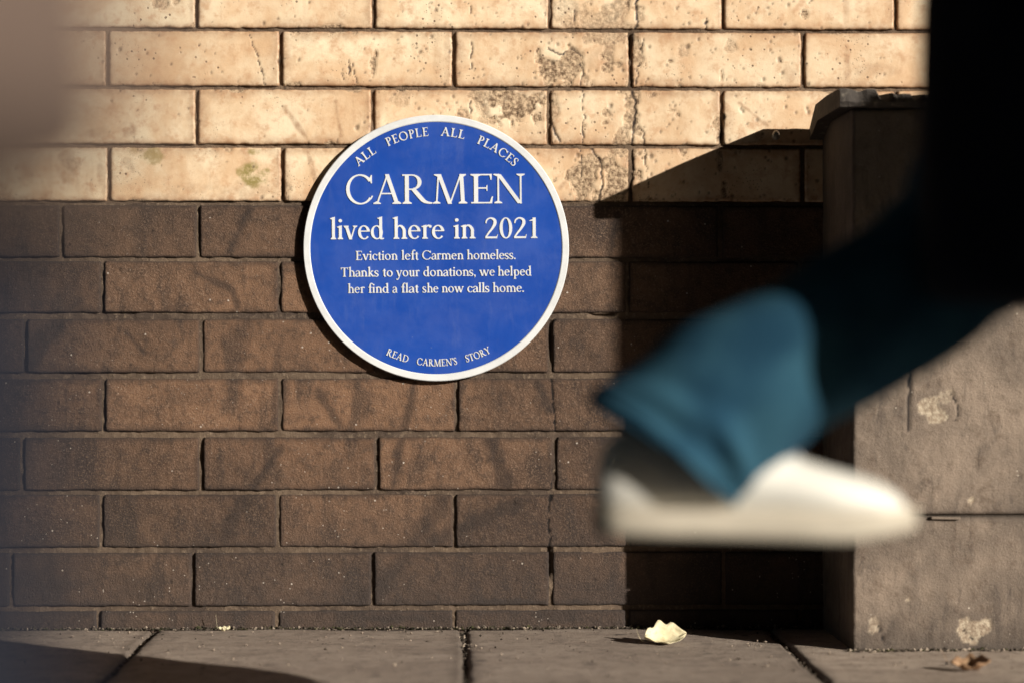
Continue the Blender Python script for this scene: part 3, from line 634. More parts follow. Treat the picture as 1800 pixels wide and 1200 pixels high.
# ------------------------------------------------------------------ the plaque
PCX, PCZ, PR_ = .767, (1105 - 436.5) / 1000, .2325
BACK, FACE = -.0085, -.0150
DZ0, DZ1 = FACE + .0003, FACE - .0013
ROT = R(.42)
def pq(u, v):      # plaque pixel -> world x, z with the plaque's slight turn
    x, z = u / 1000 - PCX, (1105 - v) / 1000 - PCZ; return PCX + x * math.cos(ROT) - z * math.sin(ROT), PCZ + x * math.sin(ROT) + z * math.cos(ROT)
plaque = empty('plaque', (PCX, BACK, PCZ)); tag(plaque, 'round blue plaque with a white rim and raised white lettering, fixed to the brick wall', 'plaque')
def lathe(prof, n=192, closed_center=True):
    v = []; f = []
    for r, y in prof:
        for k in range(n): a = 2 * math.pi * k / n; v.append((PCX + r * math.cos(a), y, PCZ + r * math.sin(a)))
    for j in range(len(prof) - 1):
        for k in range(n): k2 = (k + 1) % n; f.append((j * n + k, j * n + k2, (j + 1) * n + k2, (j + 1) * n + k))
    if closed_center: f.append(list(range(n))[::-1]); f.append([(len(prof) - 1) * n + k for k in range(n)])
    return v, f
RI = PR_ - .0125
v, f = lathe([(RI - .004, BACK), (RI, BACK - .001), (RI, FACE)]); link('disc', pymesh('disc', v, f), M_blue, plaque)
prof = [(RI + .0002, BACK), (PR_ - .0015, BACK), (PR_, BACK - .0015), (PR_, FACE - .0003), (PR_ - .0012, FACE - .0016), (RI + .0016, FACE - .0016), (RI + .0002, FACE - .0006)]
v, f = lathe(prof + prof[:1], closed_center=False); me = pymesh('rim', v, f)
bm = bmesh.new(); bm.from_mesh(me); bmesh.ops.recalc_face_normals(bm, faces=bm.faces[:]); bm.to_mesh(me); bm.free(); link('rim', me, M_white, plaque)
for a in (45, 135, 225, 315):
    c = Vector((PCX + .17 * math.cos(R(a)), 0, PCZ + .17 * math.sin(R(a)))); link('spacer', box_mesh('spacer', c.x - .008, c.x + .008, BACK - .0001, .004, c.z - .008, c.z + .008, .003), M_dark, plaque)
def word(L, txt, u0, u1, v, cap, w, t):
    n = sum(gtri(c, w, t)[4] for c in txt[:-1]); last = gtri(txt[-1], w, t); first = gtri(txt[0], w, t)
    total = n + last[3] - first[2]; k = (u1 - u0) / total; x = -first[2]
    for c in txt:
        L.put(c, w, t, lambda gx, gy, x=x: pq(u0 + (x + gx) * k, v - gy * cap)); x += gtri(c, w, t)[4]
def line(name, words, v, cap, w, t):
    for txt, a, b in words:
        L = Letters(); word(L, txt, a, b, v, cap, w, t); link('word', L.mesh('word'), M_white, plaque)
z4 = lambda x: 560 + x / 4.39
L = Letters()
for ch, a, b in (('C', 220, 426), ('A', 428, 642), ('R', 650, 882), ('M', 886, 1150), ('E', 1175, 1348), ('N', 1352, 1592)):
    word(L, ch, z4(a), z4(b), 359.5, 51.5, .118, .046)
link('word', L.mesh('word'), M_white, plaque)
line('lettering', [('lived', 581.6, 676), ('here', 691, 781.5), ('in', 797, 835.8), ('2021', 852.7, 944.5)], 420.7, 36.0, .132, .052)
line('lettering', [('Eviction', z4(290), z4(612)), ('left', z4(640), z4(772)), ('Carmen', z4(800), z4(1118)), ('homeless.', z4(1143), z4(1518))], 457.2, 15.9, .135, .062)
line('lettering', [('Thanks', z4(175), z4(465)), ('to', z4(495), z4(573)), ('your', z4(600), z4(780)), ('donations,', z4(808), z4(1210)), ('we', z4(1238), z4(1358)), ('helped', z4(1380), z4(1640))], 486.2, 15.9, .135, .062)
line('lettering', [('her', z4(228), z4(358)), ('find', z4(385), z4(543)), ('a', z4(570), z4(608)), ('flat', z4(637), z4(772)), ('she', z4(800), z4(923)), ('now', z4(948), z4(1118)), ('calls', z4(1145), z4(1315)), ('home.', z4(1340), z4(1580))], 514.8, 15.9, .135, .062)
def arc(L, txt, a0, a1, r, cap, w, t, top=True):
    adv = [gtri(c, w, t)[4] for c in txt]; gap = .06; tot = sum(adv) + gap * (len(txt) - 1); x = 0
    arclen = R(abs(a1 - a0)) * r; k = arclen / tot
    for c, ad in zip(txt, adv):
        mid = (x + ad / 2) / tot; th = R(a0 + (a1 - a0) * mid) + ROT * 0
        def fn(gx, gy, th=th, ad=ad):
            dx = (gx - ad / 2) * k / 1000; dz = gy * cap / 1000
            if top: rr = r / 1000 + dz; return PCX + rr * math.sin(th) + dx * math.cos(th), PCZ + rr * math.cos(th) - dx * math.sin(th)
            rr = r / 1000 - dz; return PCX + rr * math.sin(th) + dx * math.cos(th), PCZ - rr * math.cos(th) + dx * math.sin(th)
        L.put(c, w, t, fn); x += ad + gap
for tx, a, b in (('ALL', -43.8, -31.9), ('PEOPLE', -25.6, -3.8), ('ALL', 2.2, 14.5), ('PLACES', 21, 43.8)):
    L = Letters(); arc(L, tx, a, b, 196, 15.2, .15, .066); link('word', L.mesh('word'), M_white, plaque)
for tx, a, b in (('READ', -25.4, -14.0), ("CARMEN'S", -9.7, 10.4), ('STORY', 14.9, 27.8)):
    L = Letters(); arc(L, tx, a, b, 206.5, 12.3, .15, .07, False); link('word', L.mesh('word'), M_white, plaque)

# ------------------------------------------------------------------ small things
def wall_bolt():
    c = hx(1364, 238); root = empty('wall_bolt', c); tag(root, 'small worn metal bolt head on the brick wall just left of the pier coping', 'bolt')
    bm = bmesh.new(); bmesh.ops.create_uvsphere(bm, u_segments=14, v_segments=8, radius=.0075)
    for q in bm.verts: q.co = Vector((q.co.x * (1 + .15 * math.sin(5 * q.co.z * 400)), q.co.y * .9, q.co.z * 1.15)) + c + Vector((0, -.010, 0))
    me = bpy.data.meshes.new('bolt_head'); bm.to_mesh(me); bm.free(); smooth(me); link('bolt_head', me, M_bolt, root)
    link('shank', box_mesh('shank', c.x - .0035, c.x + .0035, -.012, .004, c.z - .0035, c.z + .0035, .001), M_bolt, root)
wall_bolt()
def leaf(name, c, L_, W_, curl, rot, tilt, mat, label, lobes=0, fold=.0):
    n, m_ = 18, 9; P = np.zeros((m_, n, 3))
    for i in range(n):
        t = i / (n - 1); w = W_ * (math.sin(math.pi * min(1, t * 1.02)) ** .7) * (1 + lobes * .35 * math.sin(t * 19)) + .0008
        for j in range(m_):
            q = (j / (m_ - 1) - .5) * 2
            x = (t - .5) * L_; y = q * w * .5; z = curl * L_ * (t - .45) ** 2 * 2 + fold * abs(q) * w * .7 + .0016 * math.sin(17 * t + 5 * q) + .0012 * math.sin(31 * q + 3 * t)
            P[j, i] = (x, y, z)
    Mx = Matrix.Rotation(rot, 4, 'Z') @ Matrix.Rotation(tilt, 4, 'X')
    pts = np.array([tuple(Mx @ Vector(p)) for p in P.reshape(-1, 3)]).reshape(m_, n, 3); pts[..., 2] -= pts[..., 2].min(); pts += np.array(c)
    root = empty(name, c); tag(root, label, 'leaf'); me = grid_mesh('blade', pts); o = link('blade', me, mat, root)
    md = o.modifiers.new('solid', 'SOLIDIFY'); md.thickness = .0008
    e = [tuple(Mx @ Vector((-L_ * .5 - L_ * .22 * k / 5, .001 * k, .001 * k * k))) for k in range(6)]
    V = []; F = []
    for k, p in enumerate(e):
        for a in range(5): V.append((p[0] + c[0], p[1] + .0008 * math.cos(a * 1.257) + c[1], max(.001, p[2] + .003 + .0008 * math.sin(a * 1.257)) + c[2]))
        if k:
            for a in range(5): F.append(((k - 1) * 5 + a, (k - 1) * 5 + (a + 1) % 5, k * 5 + (a + 1) % 5, k * 5 + a))
    link('stalk', pymesh('stalk', V, F, True), mat, root)
M_leaf1 = mat_rough('dry_cream_leaf', (.72, .66, .46), (.60, .52, .32), (.42, .33, .18), 90, .001, .3, 20, .6)
M_leaf2 = mat_rough('brown_leaf', (.30, .17, .09), (.42, .27, .16), (.14, .08, .05), 90, .001, .3, 20, .6)
g = hx(1168, 1133, .21)
leaf('dry_leaf', (g.x, g.y, .002), .072, .052, .35, R(14), R(34), M_leaf1, 'pale cream crumpled dry leaf lying at the foot of the wall left of the pier', .5, .5)
g = hx(1712, 1196, .56); leaf('brown_leaf', (g.x, g.y, .002), .062, .030, .55, R(-28), R(25), M_leaf2, 'curled brown dead leaf on the paving slab in front of the pier', .6, .8)
g = hx(395, 1106, .02); leaf('leaf_scrap', (g.x, g.y, .001), .020, .010, .4, R(10), R(15), M_leaf1, 'tiny pale leaf scrap where wall meets pavement, below and left of the plaque', .5, .4)
g = hx(1668, 912, PF + .002)
chip = tag(link('mortar_crumb', box_mesh('mortar_crumb', g.x - .026, g.x + .022, -PF - .007, -PF + .004, .2150, .2190, .0012), mat_rough('crumb', (.24, .19, .15), (.17, .135, .11), (.12, .1, .08), 90, .002)), 'thin grey crumb of mortar stuck in the horizontal joint of the pier', 'mortar')
chip_me = chip.data
for q in chip_me.vertices: q.co.z += (vn(np.array(q.co.x * 130), np.array(1.), 3) - .5) * .004
# grit, crumbs and moss along the foot of the wall and in the slab joints
def crumbs(name, n, fn, r0, r1, mats, seed):
    rg = np.random.default_rng(seed); V = []; F = []; MI = []
    base = [(1, 0, 0), (-1, 0, 0), (0, 1, 0), (0, -1, 0), (0, 0, 1), (0, 0, -1)]; bf = [(0, 2, 4), (2, 1, 4), (1, 3, 4), (3, 0, 4), (2, 0, 5), (1, 2, 5), (3, 1, 5), (0, 3, 5)]
    for i in range(n):
        x, y, z = fn(rg); r = r0 + (r1 - r0) * rg.random() ** 3; s = rg.uniform(.5, 1.4, 3) * r; s[2] *= .7; a = rg.uniform(0, 6.28); ca, sa = math.cos(a), math.sin(a); b = len(V)
        for p in base: px, py = p[0] * s[0], p[1] * s[1]; V.append((x + px * ca - py * sa, y + px * sa + py * ca, z + s[2] * .6 + p[2] * s[2]))
        F += [tuple(b + k for k in q) for q in bf]; MI += [int(rg.integers(len(mats)))] * 8
    me = pymesh(name, V, F); [me.materials.append(m_) for m_ in mats]; me.polygons.foreach_set('material_index', MI); return tag(link(name, me, None), kind='stuff')
mc = [mat_rough('grit_brown', (.09, .07, .055), (.06, .05, .04), (.03, .03, .03), 60, .002), mat_rough('grit_pale', (.34, .28, .22), (.25, .2, .16), (.15, .1, .08), 60, .002), mat_rough('moss', (.06, .055, .025), (.04, .04, .02), (.02, .02, .015), 60, .002)]
tag(crumbs('wall_foot_grit', 5200, lambda g: (g.uniform(-.3, 1.9), -abs(g.normal(0, .007)) - (PF if 0 else 0), 0.0 + .004 * g.random() ** 2), .0008, .0040, [mc[0], mc[0], mc[1], mc[2]], 3), 'dark grit and moss gathered along the foot of the brick wall', 'grit')
tag(crumbs('pier_foot_grit', 1500, lambda g: (g.uniform(1.44, 2.06), -PF - abs(g.normal(0, .008)), .001), .0008, .0045, [mc[0], mc[0], mc[1], mc[2]], 4), 'dark grit gathered along the foot of the pier', 'grit')
tag(crumbs('joint_grit', 2600, lambda g: (float(g.choice([-.26, .275, .815, 1.35])) + g.normal(0, .0035), -g.uniform(0, .7), -.006), .0008, .0035, [mc[0], mc[0], mc[0], mc[1]], 5), 'grit lodged in the joints between the paving slabs', 'grit')
tag(crumbs('loose_gravel', 1300, lambda g: (g.uniform(-.3, 1.9), -abs(g.normal(0, .35)), .001), .0007, .0032, [mc[1], mc[1], mc[0]], 6), 'small loose crumbs scattered over the paving slabs', 'grit')

# ------------------------------------------------------------------ passers-by
def loft(name, rings, mat, parent, n=28, caps=True, wob=.0, seed=0, sub=False):
    """rings: (centre, axis_u, axis_v, ru, rv)"""
    V = []; F = []
    for i, (c, u, w, ru, rv) in enumerate(rings):
        for k in range(n):
            a = 2 * math.pi * k / n; q = 1 + wob * (float(vn(np.array(math.cos(a) * 2.2 + 5 + i * .12), np.array(math.sin(a) * 2.2 + i * .35 + seed), seed)) - .5)
            V.append(tuple(Vector(c) + Vector(u) * (ru * q * math.cos(a)) + Vector(w) * (rv * q * math.sin(a))))
    for i in range(len(rings) - 1):
        for k in range(n): F.append((i * n + k, i * n + (k + 1) % n, (i + 1) * n + (k + 1) % n, (i + 1) * n + k))
    if caps: F.append(list(range(n))[::-1]); F.append([(len(rings) - 1) * n + k for k in range(n)])
    me = pymesh(name, V, F, True); bm = bmesh.new(); bm.from_mesh(me); bmesh.ops.recalc_face_normals(bm, faces=bm.faces[:]); bm.to_mesh(me); bm.free()
    o = link(name, me, mat, parent)
    if sub: o.modifiers.new('s', 'SUBSURF').levels = 1; o.modifiers['s'].render_levels = 1
    return o
def tube_rings(path, up=Vector((0, 1, 0)), flat=1.0, steps=5):
    """path: [(point, radius)] smoothed"""
    P = [np.array([*p, r]) for p, r in path]; P = [2 * P[0] - P[1]] + P + [2 * P[-1] - P[-2]]; C = []
    for i in range(1, len(P) - 2):
        for k in range(steps):
            t = k / steps; a, b, c, d = P[i - 1:i + 3]; C.append(.5 * (2 * b + (c - a) * t + (2 * a - 5 * b + 4 * c - d) * t * t + (3 * b - a - 3 * c + d) * t ** 3))
    C.append(P[-2]); out = []
    for i, c in enumerate(C):
        d = Vector((C[min(i + 1, len(C) - 1)] - C[max(i - 1, 0)])[:3]).normalized(); u = d.cross(up)
        u = u.normalized() if u.length > 1e-3 else Vector((1, 0, 0)); w = d.cross(u).normalized(); out.append((Vector(c[:3]), u, w, c[3], c[3] * flat))
    return out
def skin_body(name, pts, edges, mat, parent):
    me = bpy.data.meshes.new(name); me.from_pydata([p for p, r in pts], edges, []); o = bpy.data.objects.new(name, me); COL.objects.link(o)
    md = o.modifiers.new('skin', 'SKIN'); md.use_smooth_shade = True
    sv = me.skin_vertices[0].data if me.skin_vertices else None
    if sv is None:
        bm = bmesh.new(); bm.from_mesh(me); bm.verts.layers.skin.verify(); bm.to_mesh(me); bm.free(); sv = me.skin_vertices[0].data
    for i, (p, r) in enumerate(pts): sv[i].radius = (r, r); sv[i].use_root = i == 0
    o.modifiers.new('sub', 'SUBSURF').levels = 4; o.modifiers['sub'].render_levels = 4
    dg = bpy.context.evaluated_depsgraph_get(); ev = o.evaluated_get(dg); m2 = bpy.data.meshes.new_from_object(ev); bpy.data.objects.remove(o)
    m2.materials.clear(); smooth(m2); return link(name, m2, mat, parent)
M_skin = mat_plain('skin', (.46, .27, .19), .55, .4)
M_eye = mat_plain('eye_white', (.35, .33, .31), .3); M_lips = mat_plain('lips', (.34, .15, .12), .5)
M_hair = mat_cloth('dark_hair', (.03, .02, .015), (.05, .035, .025), 300, .6)
def shoe(parent, heel, toe, mat, sole_mat, lace_mat, w=.088, side=Vector((0, 1, 0))):
    d = (toe - heel); L_ = d.length; d.normalize(); up = side.cross(d).normalized()
    if up.z < 0: up = -up
    sd = d.cross(up)
    prof = [(-.03, .022, .022, .080), (.0, .036, .018, .100), (.08, .043, .016, .112), (.20, .045, .016, .124), (.30, .044, .016, .126), (.40, .043, .016, .114), (.52, .044, .016, .098), (.64, .048, .016, .082), (.76, .050, .016, .072), (.88, .044, .017, .064), (.96, .030, .019, .052), (1.0, .010, .022, .036)]
    rs = [(heel + d * (L_ * t) + up * ((zb + zt) / 2), sd, up, wd * w / .088, (zt - zb) / 2) for t, wd, zb, zt in prof]
    o = loft('shoe', rs, mat, parent, 24, True, .03, 3, True)
    V = []; F = []; n = 0; pts = []
    for t, wd in ((-.03, .012), (-.02, .028), (.05, .040), (.2, .043), (.4, .040), (.6, .048), (.78, .052), (.92, .044), (1.0, .026), (1.03, .010)): pts.append((t, wd))
    loop = [(t, wd) for t, wd in pts] + [(t, -wd) for t, wd in pts[::-1]]
    for z, k in ((0, .97), (.006, 1.0), (.024, 1.0), (.028, .96)):
        for t, wd in loop: V.append(tuple(heel + d * (L_ * t) + sd * (wd * k * w / .088) + up * (z + (.012 * max(0, t - .8) / .2 if z < .02 else .006 * max(0, t - .8) / .2))))
    m_ = len(loop)
    for j in range(3):
        for k in range(m_): F.append((j * m_ + k, j * m_ + (k + 1) % m_, (j + 1) * m_ + (k + 1) % m_, (j + 1) * m_ + k))
    F.append(list(range(m_))[::-1]); F.append([3 * m_ + k for k in range(m_)])
    link('sole', pymesh('sole', V, F, True), sole_mat, o)
    for k in range(4):
        t = .42 + k * .07; zt = np.interp(t, [q[0] for q in prof], [q[3] for q in prof]) + .001; c = heel + d * (L_ * t) + up * zt
        loft('lace', tube_rings([(c - sd * .026 - up * .010, .0028), (c + up * .001, .003), (c + sd * .026 - up * .010, .0028)], d, 1, 3), lace_mat, o, 8)
    return o
def person(name, label, root, hip, chest, head, legs, arms, coat, trous_mat, coat_mat, shoe_mat, sole_mat, face_dir, hem_z, cuff=.088, coat_r=(.17, .24), hair_long=False):
    R0 = empty(name, root); tag(R0, label, 'person'); fd = Vector(face_dir); side = Vector((0, 0, 1)).cross(fd).normalized()
    # one continuous body
    neck = head - Vector((0, 0, .14)); pts = [(hip, .12), ((hip + chest) / 2, .11), (chest, .13), (neck, .052), (head + Vector((0, 0, -.06)) + fd * .008, .062), (head + Vector((0, 0, .035)), .078), (head + Vector((0, 0, .09)), .06)]
    ed = [(0, 1), (1, 2), (2, 3), (3, 4), (4, 5), (5, 6)]
    def chain(st, lst):
        k = st
        for p in lst: pts.append(p); ed.append((k, len(pts) - 1)); k = len(pts) - 1
        return k
    for (hj, knee, ankle, heel, toe) in legs: chain(0, [(hj, .085), (knee, .055), (ankle, .038), (ankle * .3 + (heel + toe) / 2 * .7 , .026), (heel * .2 + toe * .8 + Vector((0, 0, .03)), .020)])
    hands = []
    for (sh, el, wr) in arms:
        k = chain(2, [(sh, .055), (el, .040), (wr, .024)]); dr = (wr - el).normalized(); palm = wr + dr * .05; chain(k, [(palm, .030), (wr + dr * .09, .026)]); hands.append((wr, dr))
    b = skin_body('body', pts, ed, M_skin, R0)
    for wr, dr in hands:
        fwd = fd
        for q, ln in ((-1.5, .060), (-.5, .072), (.5, .068), (1.5, .052)):
            s0 = wr + dr * .085 + fwd * (q * .017); loft('finger', tube_rings([(s0, .009), (s0 + dr * ln * .5 - side * .006, .0085), (s0 + dr * ln - side * .022, .0065)], fwd, 1, 3), M_skin, b, 10)
        s0 = wr + dr * .035 + fwd * .028; loft('thumb', tube_rings([(s0, .011), (s0 + dr * .03 + fwd * .02, .010), (s0 + dr * .06 + fwd * .022, .0075)], side, 1, 3), M_skin, b, 10)
    hc = head + Vector((0, 0, .015)); g2 = lambda a, m, w_: math.exp(-((a - m) / w_) ** 2)
    def skull(n_):
        f_, s_, u_ = n_.dot(fd), n_.dot(side), n_.z; b_ = .076 * (1 + (.30 * u_ if u_ < 0 else 0))
        r_ = 1 / math.sqrt((f_ / .097) ** 2 + (s_ / b_) ** 2 + (u_ / .122) ** 2)
        if f_ > 0: r_ += .024 * g2(s_, 0, .15) * g2(u_, -.18, .16) * f_ + .008 * g2(s_, 0, .10) * g2(u_, .05, .16) + .004 * g2(u_, .26, .12) - .009 * g2(abs(s_), .36, .16) * g2(u_, .10, .12) + .006 * g2(s_, 0, .26) * g2(u_, -.52, .09) + .010 * g2(s_, 0, .25) * g2(u_, -.84, .13)
        return r_
    for q_ in b.data.vertices:
        v_ = q_.co - hc
        if v_.z < -.105 or v_.length > .2: continue
        k_ = min(1, max(0, (v_.z + .105) / .035)) ; n_ = v_.normalized(); q_.co = q_.co.lerp(hc + n_ * skull(n_), k_ if n_.dot(fd) > -.1 else k_ * .8)
    for s_ in (-1, 1):
        loft('ear', tube_rings([(hc + side * (.072 * s_) + Vector((0, 0, .020)), .009), (hc + side * (.080 * s_) - fd * .010, .013), (hc + side * (.070 * s_) + Vector((0, 0, -.032)), .007)], fd, .6, 3), M_skin, b, 10)
        n_ = (fd * .93 + side * (.36 * s_) + Vector((0, 0, .10))).normalized(); ec_ = hc + n_ * (skull(n_) - .0070)
        bm = bmesh.new(); bmesh.ops.create_uvsphere(bm, u_segments=12, v_segments=8, radius=.0115, matrix=Matrix.Translation(ec_)); me = bpy.data.meshes.new('eye'); bm.to_mesh(me); bm.free(); smooth(me); ey = link('eye', me, M_eye, b)
        bw = [(hc + m_ * (skull(m_) + .0015), .0028) for m_ in [(fd + side * (s_ * t_) + Vector((0, 0, .24 + .04 * math.sin(t_ * 5)))).normalized() for t_ in (.20, .35, .52)]]; loft('eyebrow', tube_rings(bw, Vector((0, 0, 1)), 1, 3), M_hair, b, 8)
    lp = [(hc + m_ * (skull(m_) - .001), r_) for m_, r_ in [((fd + side * t_ + Vector((0, 0, -.50))).normalized(), .002 + .004 * (1 - abs(t_) / .24)) for t_ in (-.24, -.1, 0, .1, .24)]]
    loft('lips', tube_rings(lp, Vector((0, 0, 1)), .8, 3), M_lips, b, 10)
    bm = bmesh.new(); bmesh.ops.create_icosphere(bm, subdivisions=5, radius=1); kill = []
    for q_ in bm.verts:
        n_ = q_.co.normalized(); f_, u_ = n_.dot(fd), n_.z; st_ = float(vn(np.array(n_.x * 14 + n_.z * 3), np.array(n_.y * 14), 8))
        lim = .42 + .10 * st_ if f_ > .30 else (-.05 if f_ > -.05 else -.62)
        over = sstep(0, .14, np.array(u_ - lim)); q_.co = hc + n_ * (skull(n_) - .004 + (.020 + .010 * st_) * float(over))
        if u_ < lim - .05: kill.append(q_)
    bmesh.ops.delete(bm, geom=kill, context='VERTS'); me = bpy.data.meshes.new('hair'); bm.to_mesh(me); bm.free(); smooth(me); link('hair', me, M_hair, R0)
    # trousers, shoes
    first = True
    for i, (hj, knee, ankle, heel, toe) in enumerate(legs):
        ax = (knee - hj).normalized(); top = hip + Vector((0, 0, .04)) if 0 else hj + Vector((0, 0, .05))
        sh = (ankle - knee).normalized()
        tr = tube_rings([(top, .105), (hj - Vector((0, 0, .06)), .11), ((hj + knee) / 2, .098), (knee - ax * .03, .085), (knee + sh * .06, .080), ((knee + ankle) / 2, .078), (ankle - sh * .08, cuff), (ankle - sh * .03, cuff * 1.03), (ankle + sh * .004, cuff * 1.06), (ankle + sh * .010, cuff * 1.08), (ankle + sh * .012, cuff * 1.0)], Vector((0, 1, 0)), .92, 6)
        fdir = (toe - heel).normalized(); n_t = len(tr)
        for k2 in range(26):      # the hem hangs level with the shoe rather than square to the shin
            c_, u_, w_, r1_, r2_ = tr[n_t - 26 + k2]; f_ = fdir if u_.dot(fdir) > 0 else -fdir; tr[n_t - 26 + k2] = (c_, u_.lerp(f_, .5 * k2 / 25).normalized(), w_, r1_, r2_)
        loft('trouser_leg', tr, trous_mat, R0, 48, True, .20, 5 + i, True)
        shoe(R0, heel, toe, shoe_mat, sole_mat, M_white)
    # coat and sleeves
    ct = loft('coat', coat, coat_mat, R0, 40, True, .10, 9, True)
    for i, (sh, el, wr) in enumerate(arms):
        loft('sleeve', tube_rings([(sh + (chest - sh) * .35 + Vector((0, 0, .02)), .07), (sh, .078), ((sh + el) / 2, .068), (el, .062), ((el + wr) / 2, .056), (wr + (wr - el).normalized() * .01, .054)], fd, 1, 5), coat_mat, ct, 20, True, .15, 20 + i, True)
    loft('collar', [(neck + Vector((0, 0, -.10)), Vector((1, 0, 0)), Vector((0, 1, 0)), .125, .16), (neck + Vector((0, 0, -.05)), Vector((1, 0, 0)), Vector((0, 1, 0)), .095, .11), (neck + Vector((0, 0, .0)), Vector((1, 0, 0)), Vector((0, 1, 0)), .078, .070), (neck + Vector((0, 0, .03)), Vector((1, 0, 0)), Vector((0, 1, 0)), .082, .074)], coat_mat, ct, 20)
    return R0
X_, Y_ = Vector((1, 0, 0)), Vector((0, 1, 0))
M_jean = mat_cloth('teal_blue_denim', (.013, .048, .085), (.028, .085, .125))
M_black = mat_cloth('black_wool', (.006, .007, .013), (.011, .012, .020), 500)
M_tan = mat_cloth('taupe_wool', (.115, .082, .068), (.15, .11, .09), 500)
M_navy = mat_cloth('navy_cotton', (.012, .014, .022), (.018, .02, .03), 600)
M_wleather = mat_plain('white_leather', (.74, .72, .66), .45, .4)
M_wsole = mat_plain('off_white_rubber', (.47, .42, .34), .7, .3)
# right-hand walker, mid-stride to the right, 1.75 m in front of the wall
q = 1.75
knee = hx(1720, 425, q); ankle = hx(1178, 775, q); heel = hx(1060, 935, q); toe = hx(1595, 950, q)
hipj = Vector((1.475, -q - .0, .985)); hipc = Vector((1.50, -q - .09, 1.02)); hip2 = Vector((1.50, -q - .18, .985))
gx = 1.98
legs = [(hipj, knee, ankle, heel, toe), (hip2, Vector((1.80, -q - .17, .60)), Vector((gx, -q - .17, .115)), Vector((gx - .06, -q - .17, .012)), Vector((gx + .22, -q - .17, .045)))]
ch = Vector((1.56, -q - .09, 1.42)); hd = Vector((1.63, -q - .09, 1.70))
arms = [(Vector((1.56, -q + .10, 1.47)), Vector((1.60, -q + .14, 1.20)), Vector((1.70, -q + .12, .98))), (Vector((1.56, -q - .29, 1.47)), Vector((1.47, -q - .33, 1.20)), Vector((1.40, -q - .31, .96)))]
coat = [(Vector((1.575, -q - .09, 1.54)), X_, Y_, .07, .10), (Vector((1.57, -q - .09, 1.50)), X_, Y_, .115, .19), (Vector((1.56, -q - .09, 1.40)), X_, Y_, .145, .21), (Vector((1.53, -q - .09, 1.22)), X_, Y_, .215, .20), (Vector((1.53, -q - .09, 1.05)), X_, Y_, .245, .20),
        (Vector((1.535, -q - .09, .90)), X_, Y_, .255, .21), (Vector((1.54, -q - .09, .75)), X_, Y_, .265, .215), (Vector((1.565, -q - .09, .60)), X_, Y_, .292, .225), (Vector((1.575, -q - .09, .545)), X_, Y_, .302, .23), (Vector((1.575, -q - .09, .540)), X_, Y_, .28, .21)]
person('person', 'person in a long black coat, teal jeans and white trainers striding past at the right', (1.6, -q, 0), hipc, ch, hd, legs, arms, coat, M_jean, M_black, M_wleather, M_wsole, (1, 0, 0), .54)
# left-hand walker, close to the camera and almost out of the picture
q = 3.65; bx = .459
legs = [(Vector((bx, -q + .08, .95)), Vector((bx + .147, -q + .06, .50)), Vector((bx + .153, -q + .06, .14)), Vector((bx + .26, -q + .08, .10)), Vector((bx + .02, -q + .08, .006))), (Vector((bx, -q - .08, .95)), Vector((bx - .12, -q - .08, .50)), Vector((bx - .28, -q - .08, .12)), Vector((bx - .22, -q - .08, .010)), Vector((bx - .48, -q - .08, .05)))]
ch = Vector((bx - .02, -q, 1.36)); hd = Vector((bx - .05, -q, 1.64))
arms = [(Vector((bx - .02, -q + .19, 1.40)), Vector((bx + .06, -q + .22, 1.14)), Vector((bx - .02, -q + .21, .90))), (Vector((bx - .02, -q - .19, 1.40)), Vector((bx + .02, -q - .22, 1.14)), Vector((bx - .12, -q - .21, .92)))]
def cr(x, z, a, b): return (Vector((x, -q, z)), X_, Y_, a, b)
coat = [cr(bx - .02, 1.48, .07, .10), cr(bx - .02, 1.44, .11, .17), cr(bx - .02, 1.34, .13, .19), cr(bx, 1.15, .14, .18), cr(bx, 1.0, .16, .19), cr(bx, .85, .20, .20), cr(bx, .70, .255, .21), cr(bx, .60, .272, .215), cr(bx, .545, .276, .22), cr(bx, .536, .255, .20)]
person('person', 'blurred person in a taupe coat and navy trousers at the left edge', (bx, -q, 0), Vector((bx, -q, .98)), ch, hd, legs, arms, coat, M_navy, M_tan, M_dark, M_dark, (-1, 0, 0), .55, .07)

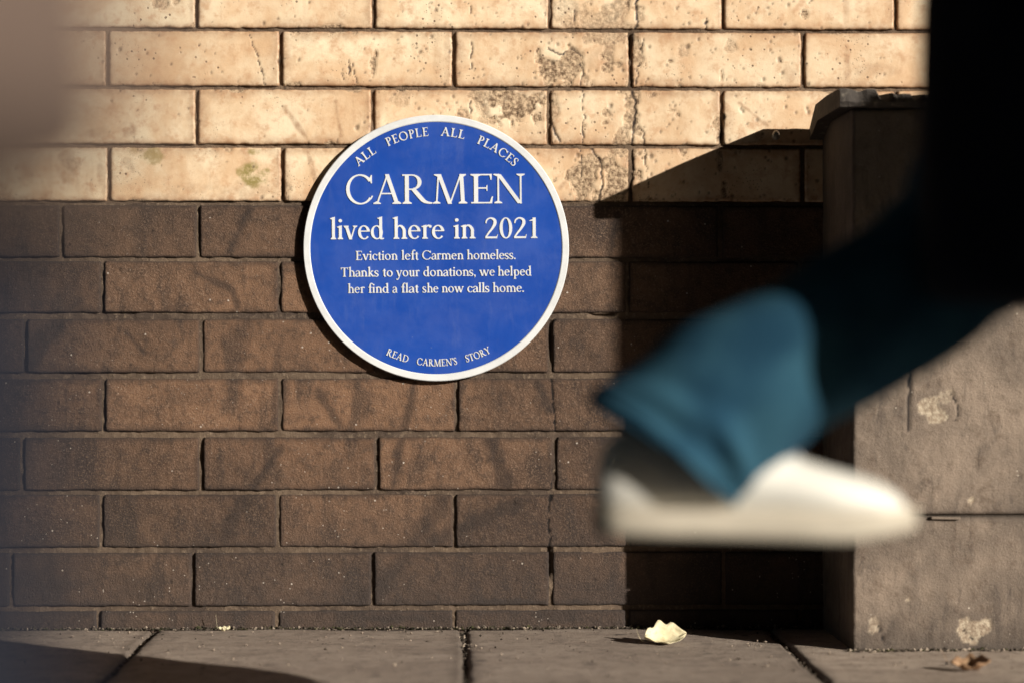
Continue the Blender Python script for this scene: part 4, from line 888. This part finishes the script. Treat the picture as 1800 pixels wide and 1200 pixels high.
# ------------------------------------------------------------------ unseen board on a post, added to shade the pier (beyond the right edge)
sg = empty('pier_shade_board', (3.62, -1.75, 0)); tag(sg, 'unseen dark metal board on a post, added right of the pier to shade it', 'shade board')
link('shade_board', box_mesh('shade_board', 3.035, 3.66, -1.765, -1.75, 1.275, 1.60, .004), M_dark, sg)
v, f = [], []
for z in (-.01, 1.75):
    for k in range(20): v.append((3.62 + .038 * math.cos(k * .314159), -1.80 + .038 * math.sin(k * .314159), z))
f = [(k, (k + 1) % 20, 20 + (k + 1) % 20, 20 + k) for k in range(20)] + [list(range(20))[::-1], list(range(20, 40))]
link('shade_post', pymesh('shade_post', v, f), M_dark, sg)

# ------------------------------------------------------------------ the rest of the street, behind the camera: an unseen deck added overhead to block skylight, buildings opposite
deck = empty('sky_blocker_deck', (0, -3, 4.6)); tag(deck, 'unseen dark concrete deck added above and behind the camera to block skylight', 'skylight blocker')
link('blocker_soffit', box_mesh('blocker_soffit', -14, 12, -6.4, -.013, 4.6, 5.1), M_conc, deck)
for k in range(9): link('blocker_girder', box_mesh('blocker_girder', -12 + k * 2.8, -11.7 + k * 2.8, -6.4, -.013, 4.30, 4.598), M_dark, deck)
link('blocker_parapet', box_mesh('blocker_parapet', -14, 12, -6.6, -6.402, 4.4, 6.1), M_conc, deck)
M_glass = mat_plain('dark_glass', (.02, .022, .025), .12, .5)
def building(x0, x1, h, label):
    b = empty('terrace_building', (x0, -14.2, 0)); tag(b, label, 'building', 'buildings across the street')
    link('wall', box_mesh('wall', x0, x1 - .02, -22, -14.2, -.3, h), M_facade, b); link('cornice', box_mesh('cornice', x0 + .003, x1 - .023, -14.198, -13.95, h - .4, h - .1), M_conc, b)
    for fl in range(int(h // 3.2)):
        n = int((x1 - x0) // 2.2)
        for k in range(n):
            cx = x0 + (k + .5) * (x1 - x0) / n; z = 1.0 + fl * 3.2; w = link('window', box_mesh('window', cx - .55, cx + .55, -14.198, -14.12, z, z + 1.7), M_kerb, b); link('pane', box_mesh('pane', cx - .48, cx + .48, -14.118, -14.10, z + .07, z + 1.63), M_glass, w)
building(-34, -18, 15, 'dark brick building across the street, far left'); building(-18, -5, 17, 'dark brick building across the street, second from the left')
building(-5, 11, 16, 'dark brick building across the street, just left of the gap'); building(27.5, 44, 15, 'dark brick building across the street, right of the gap')
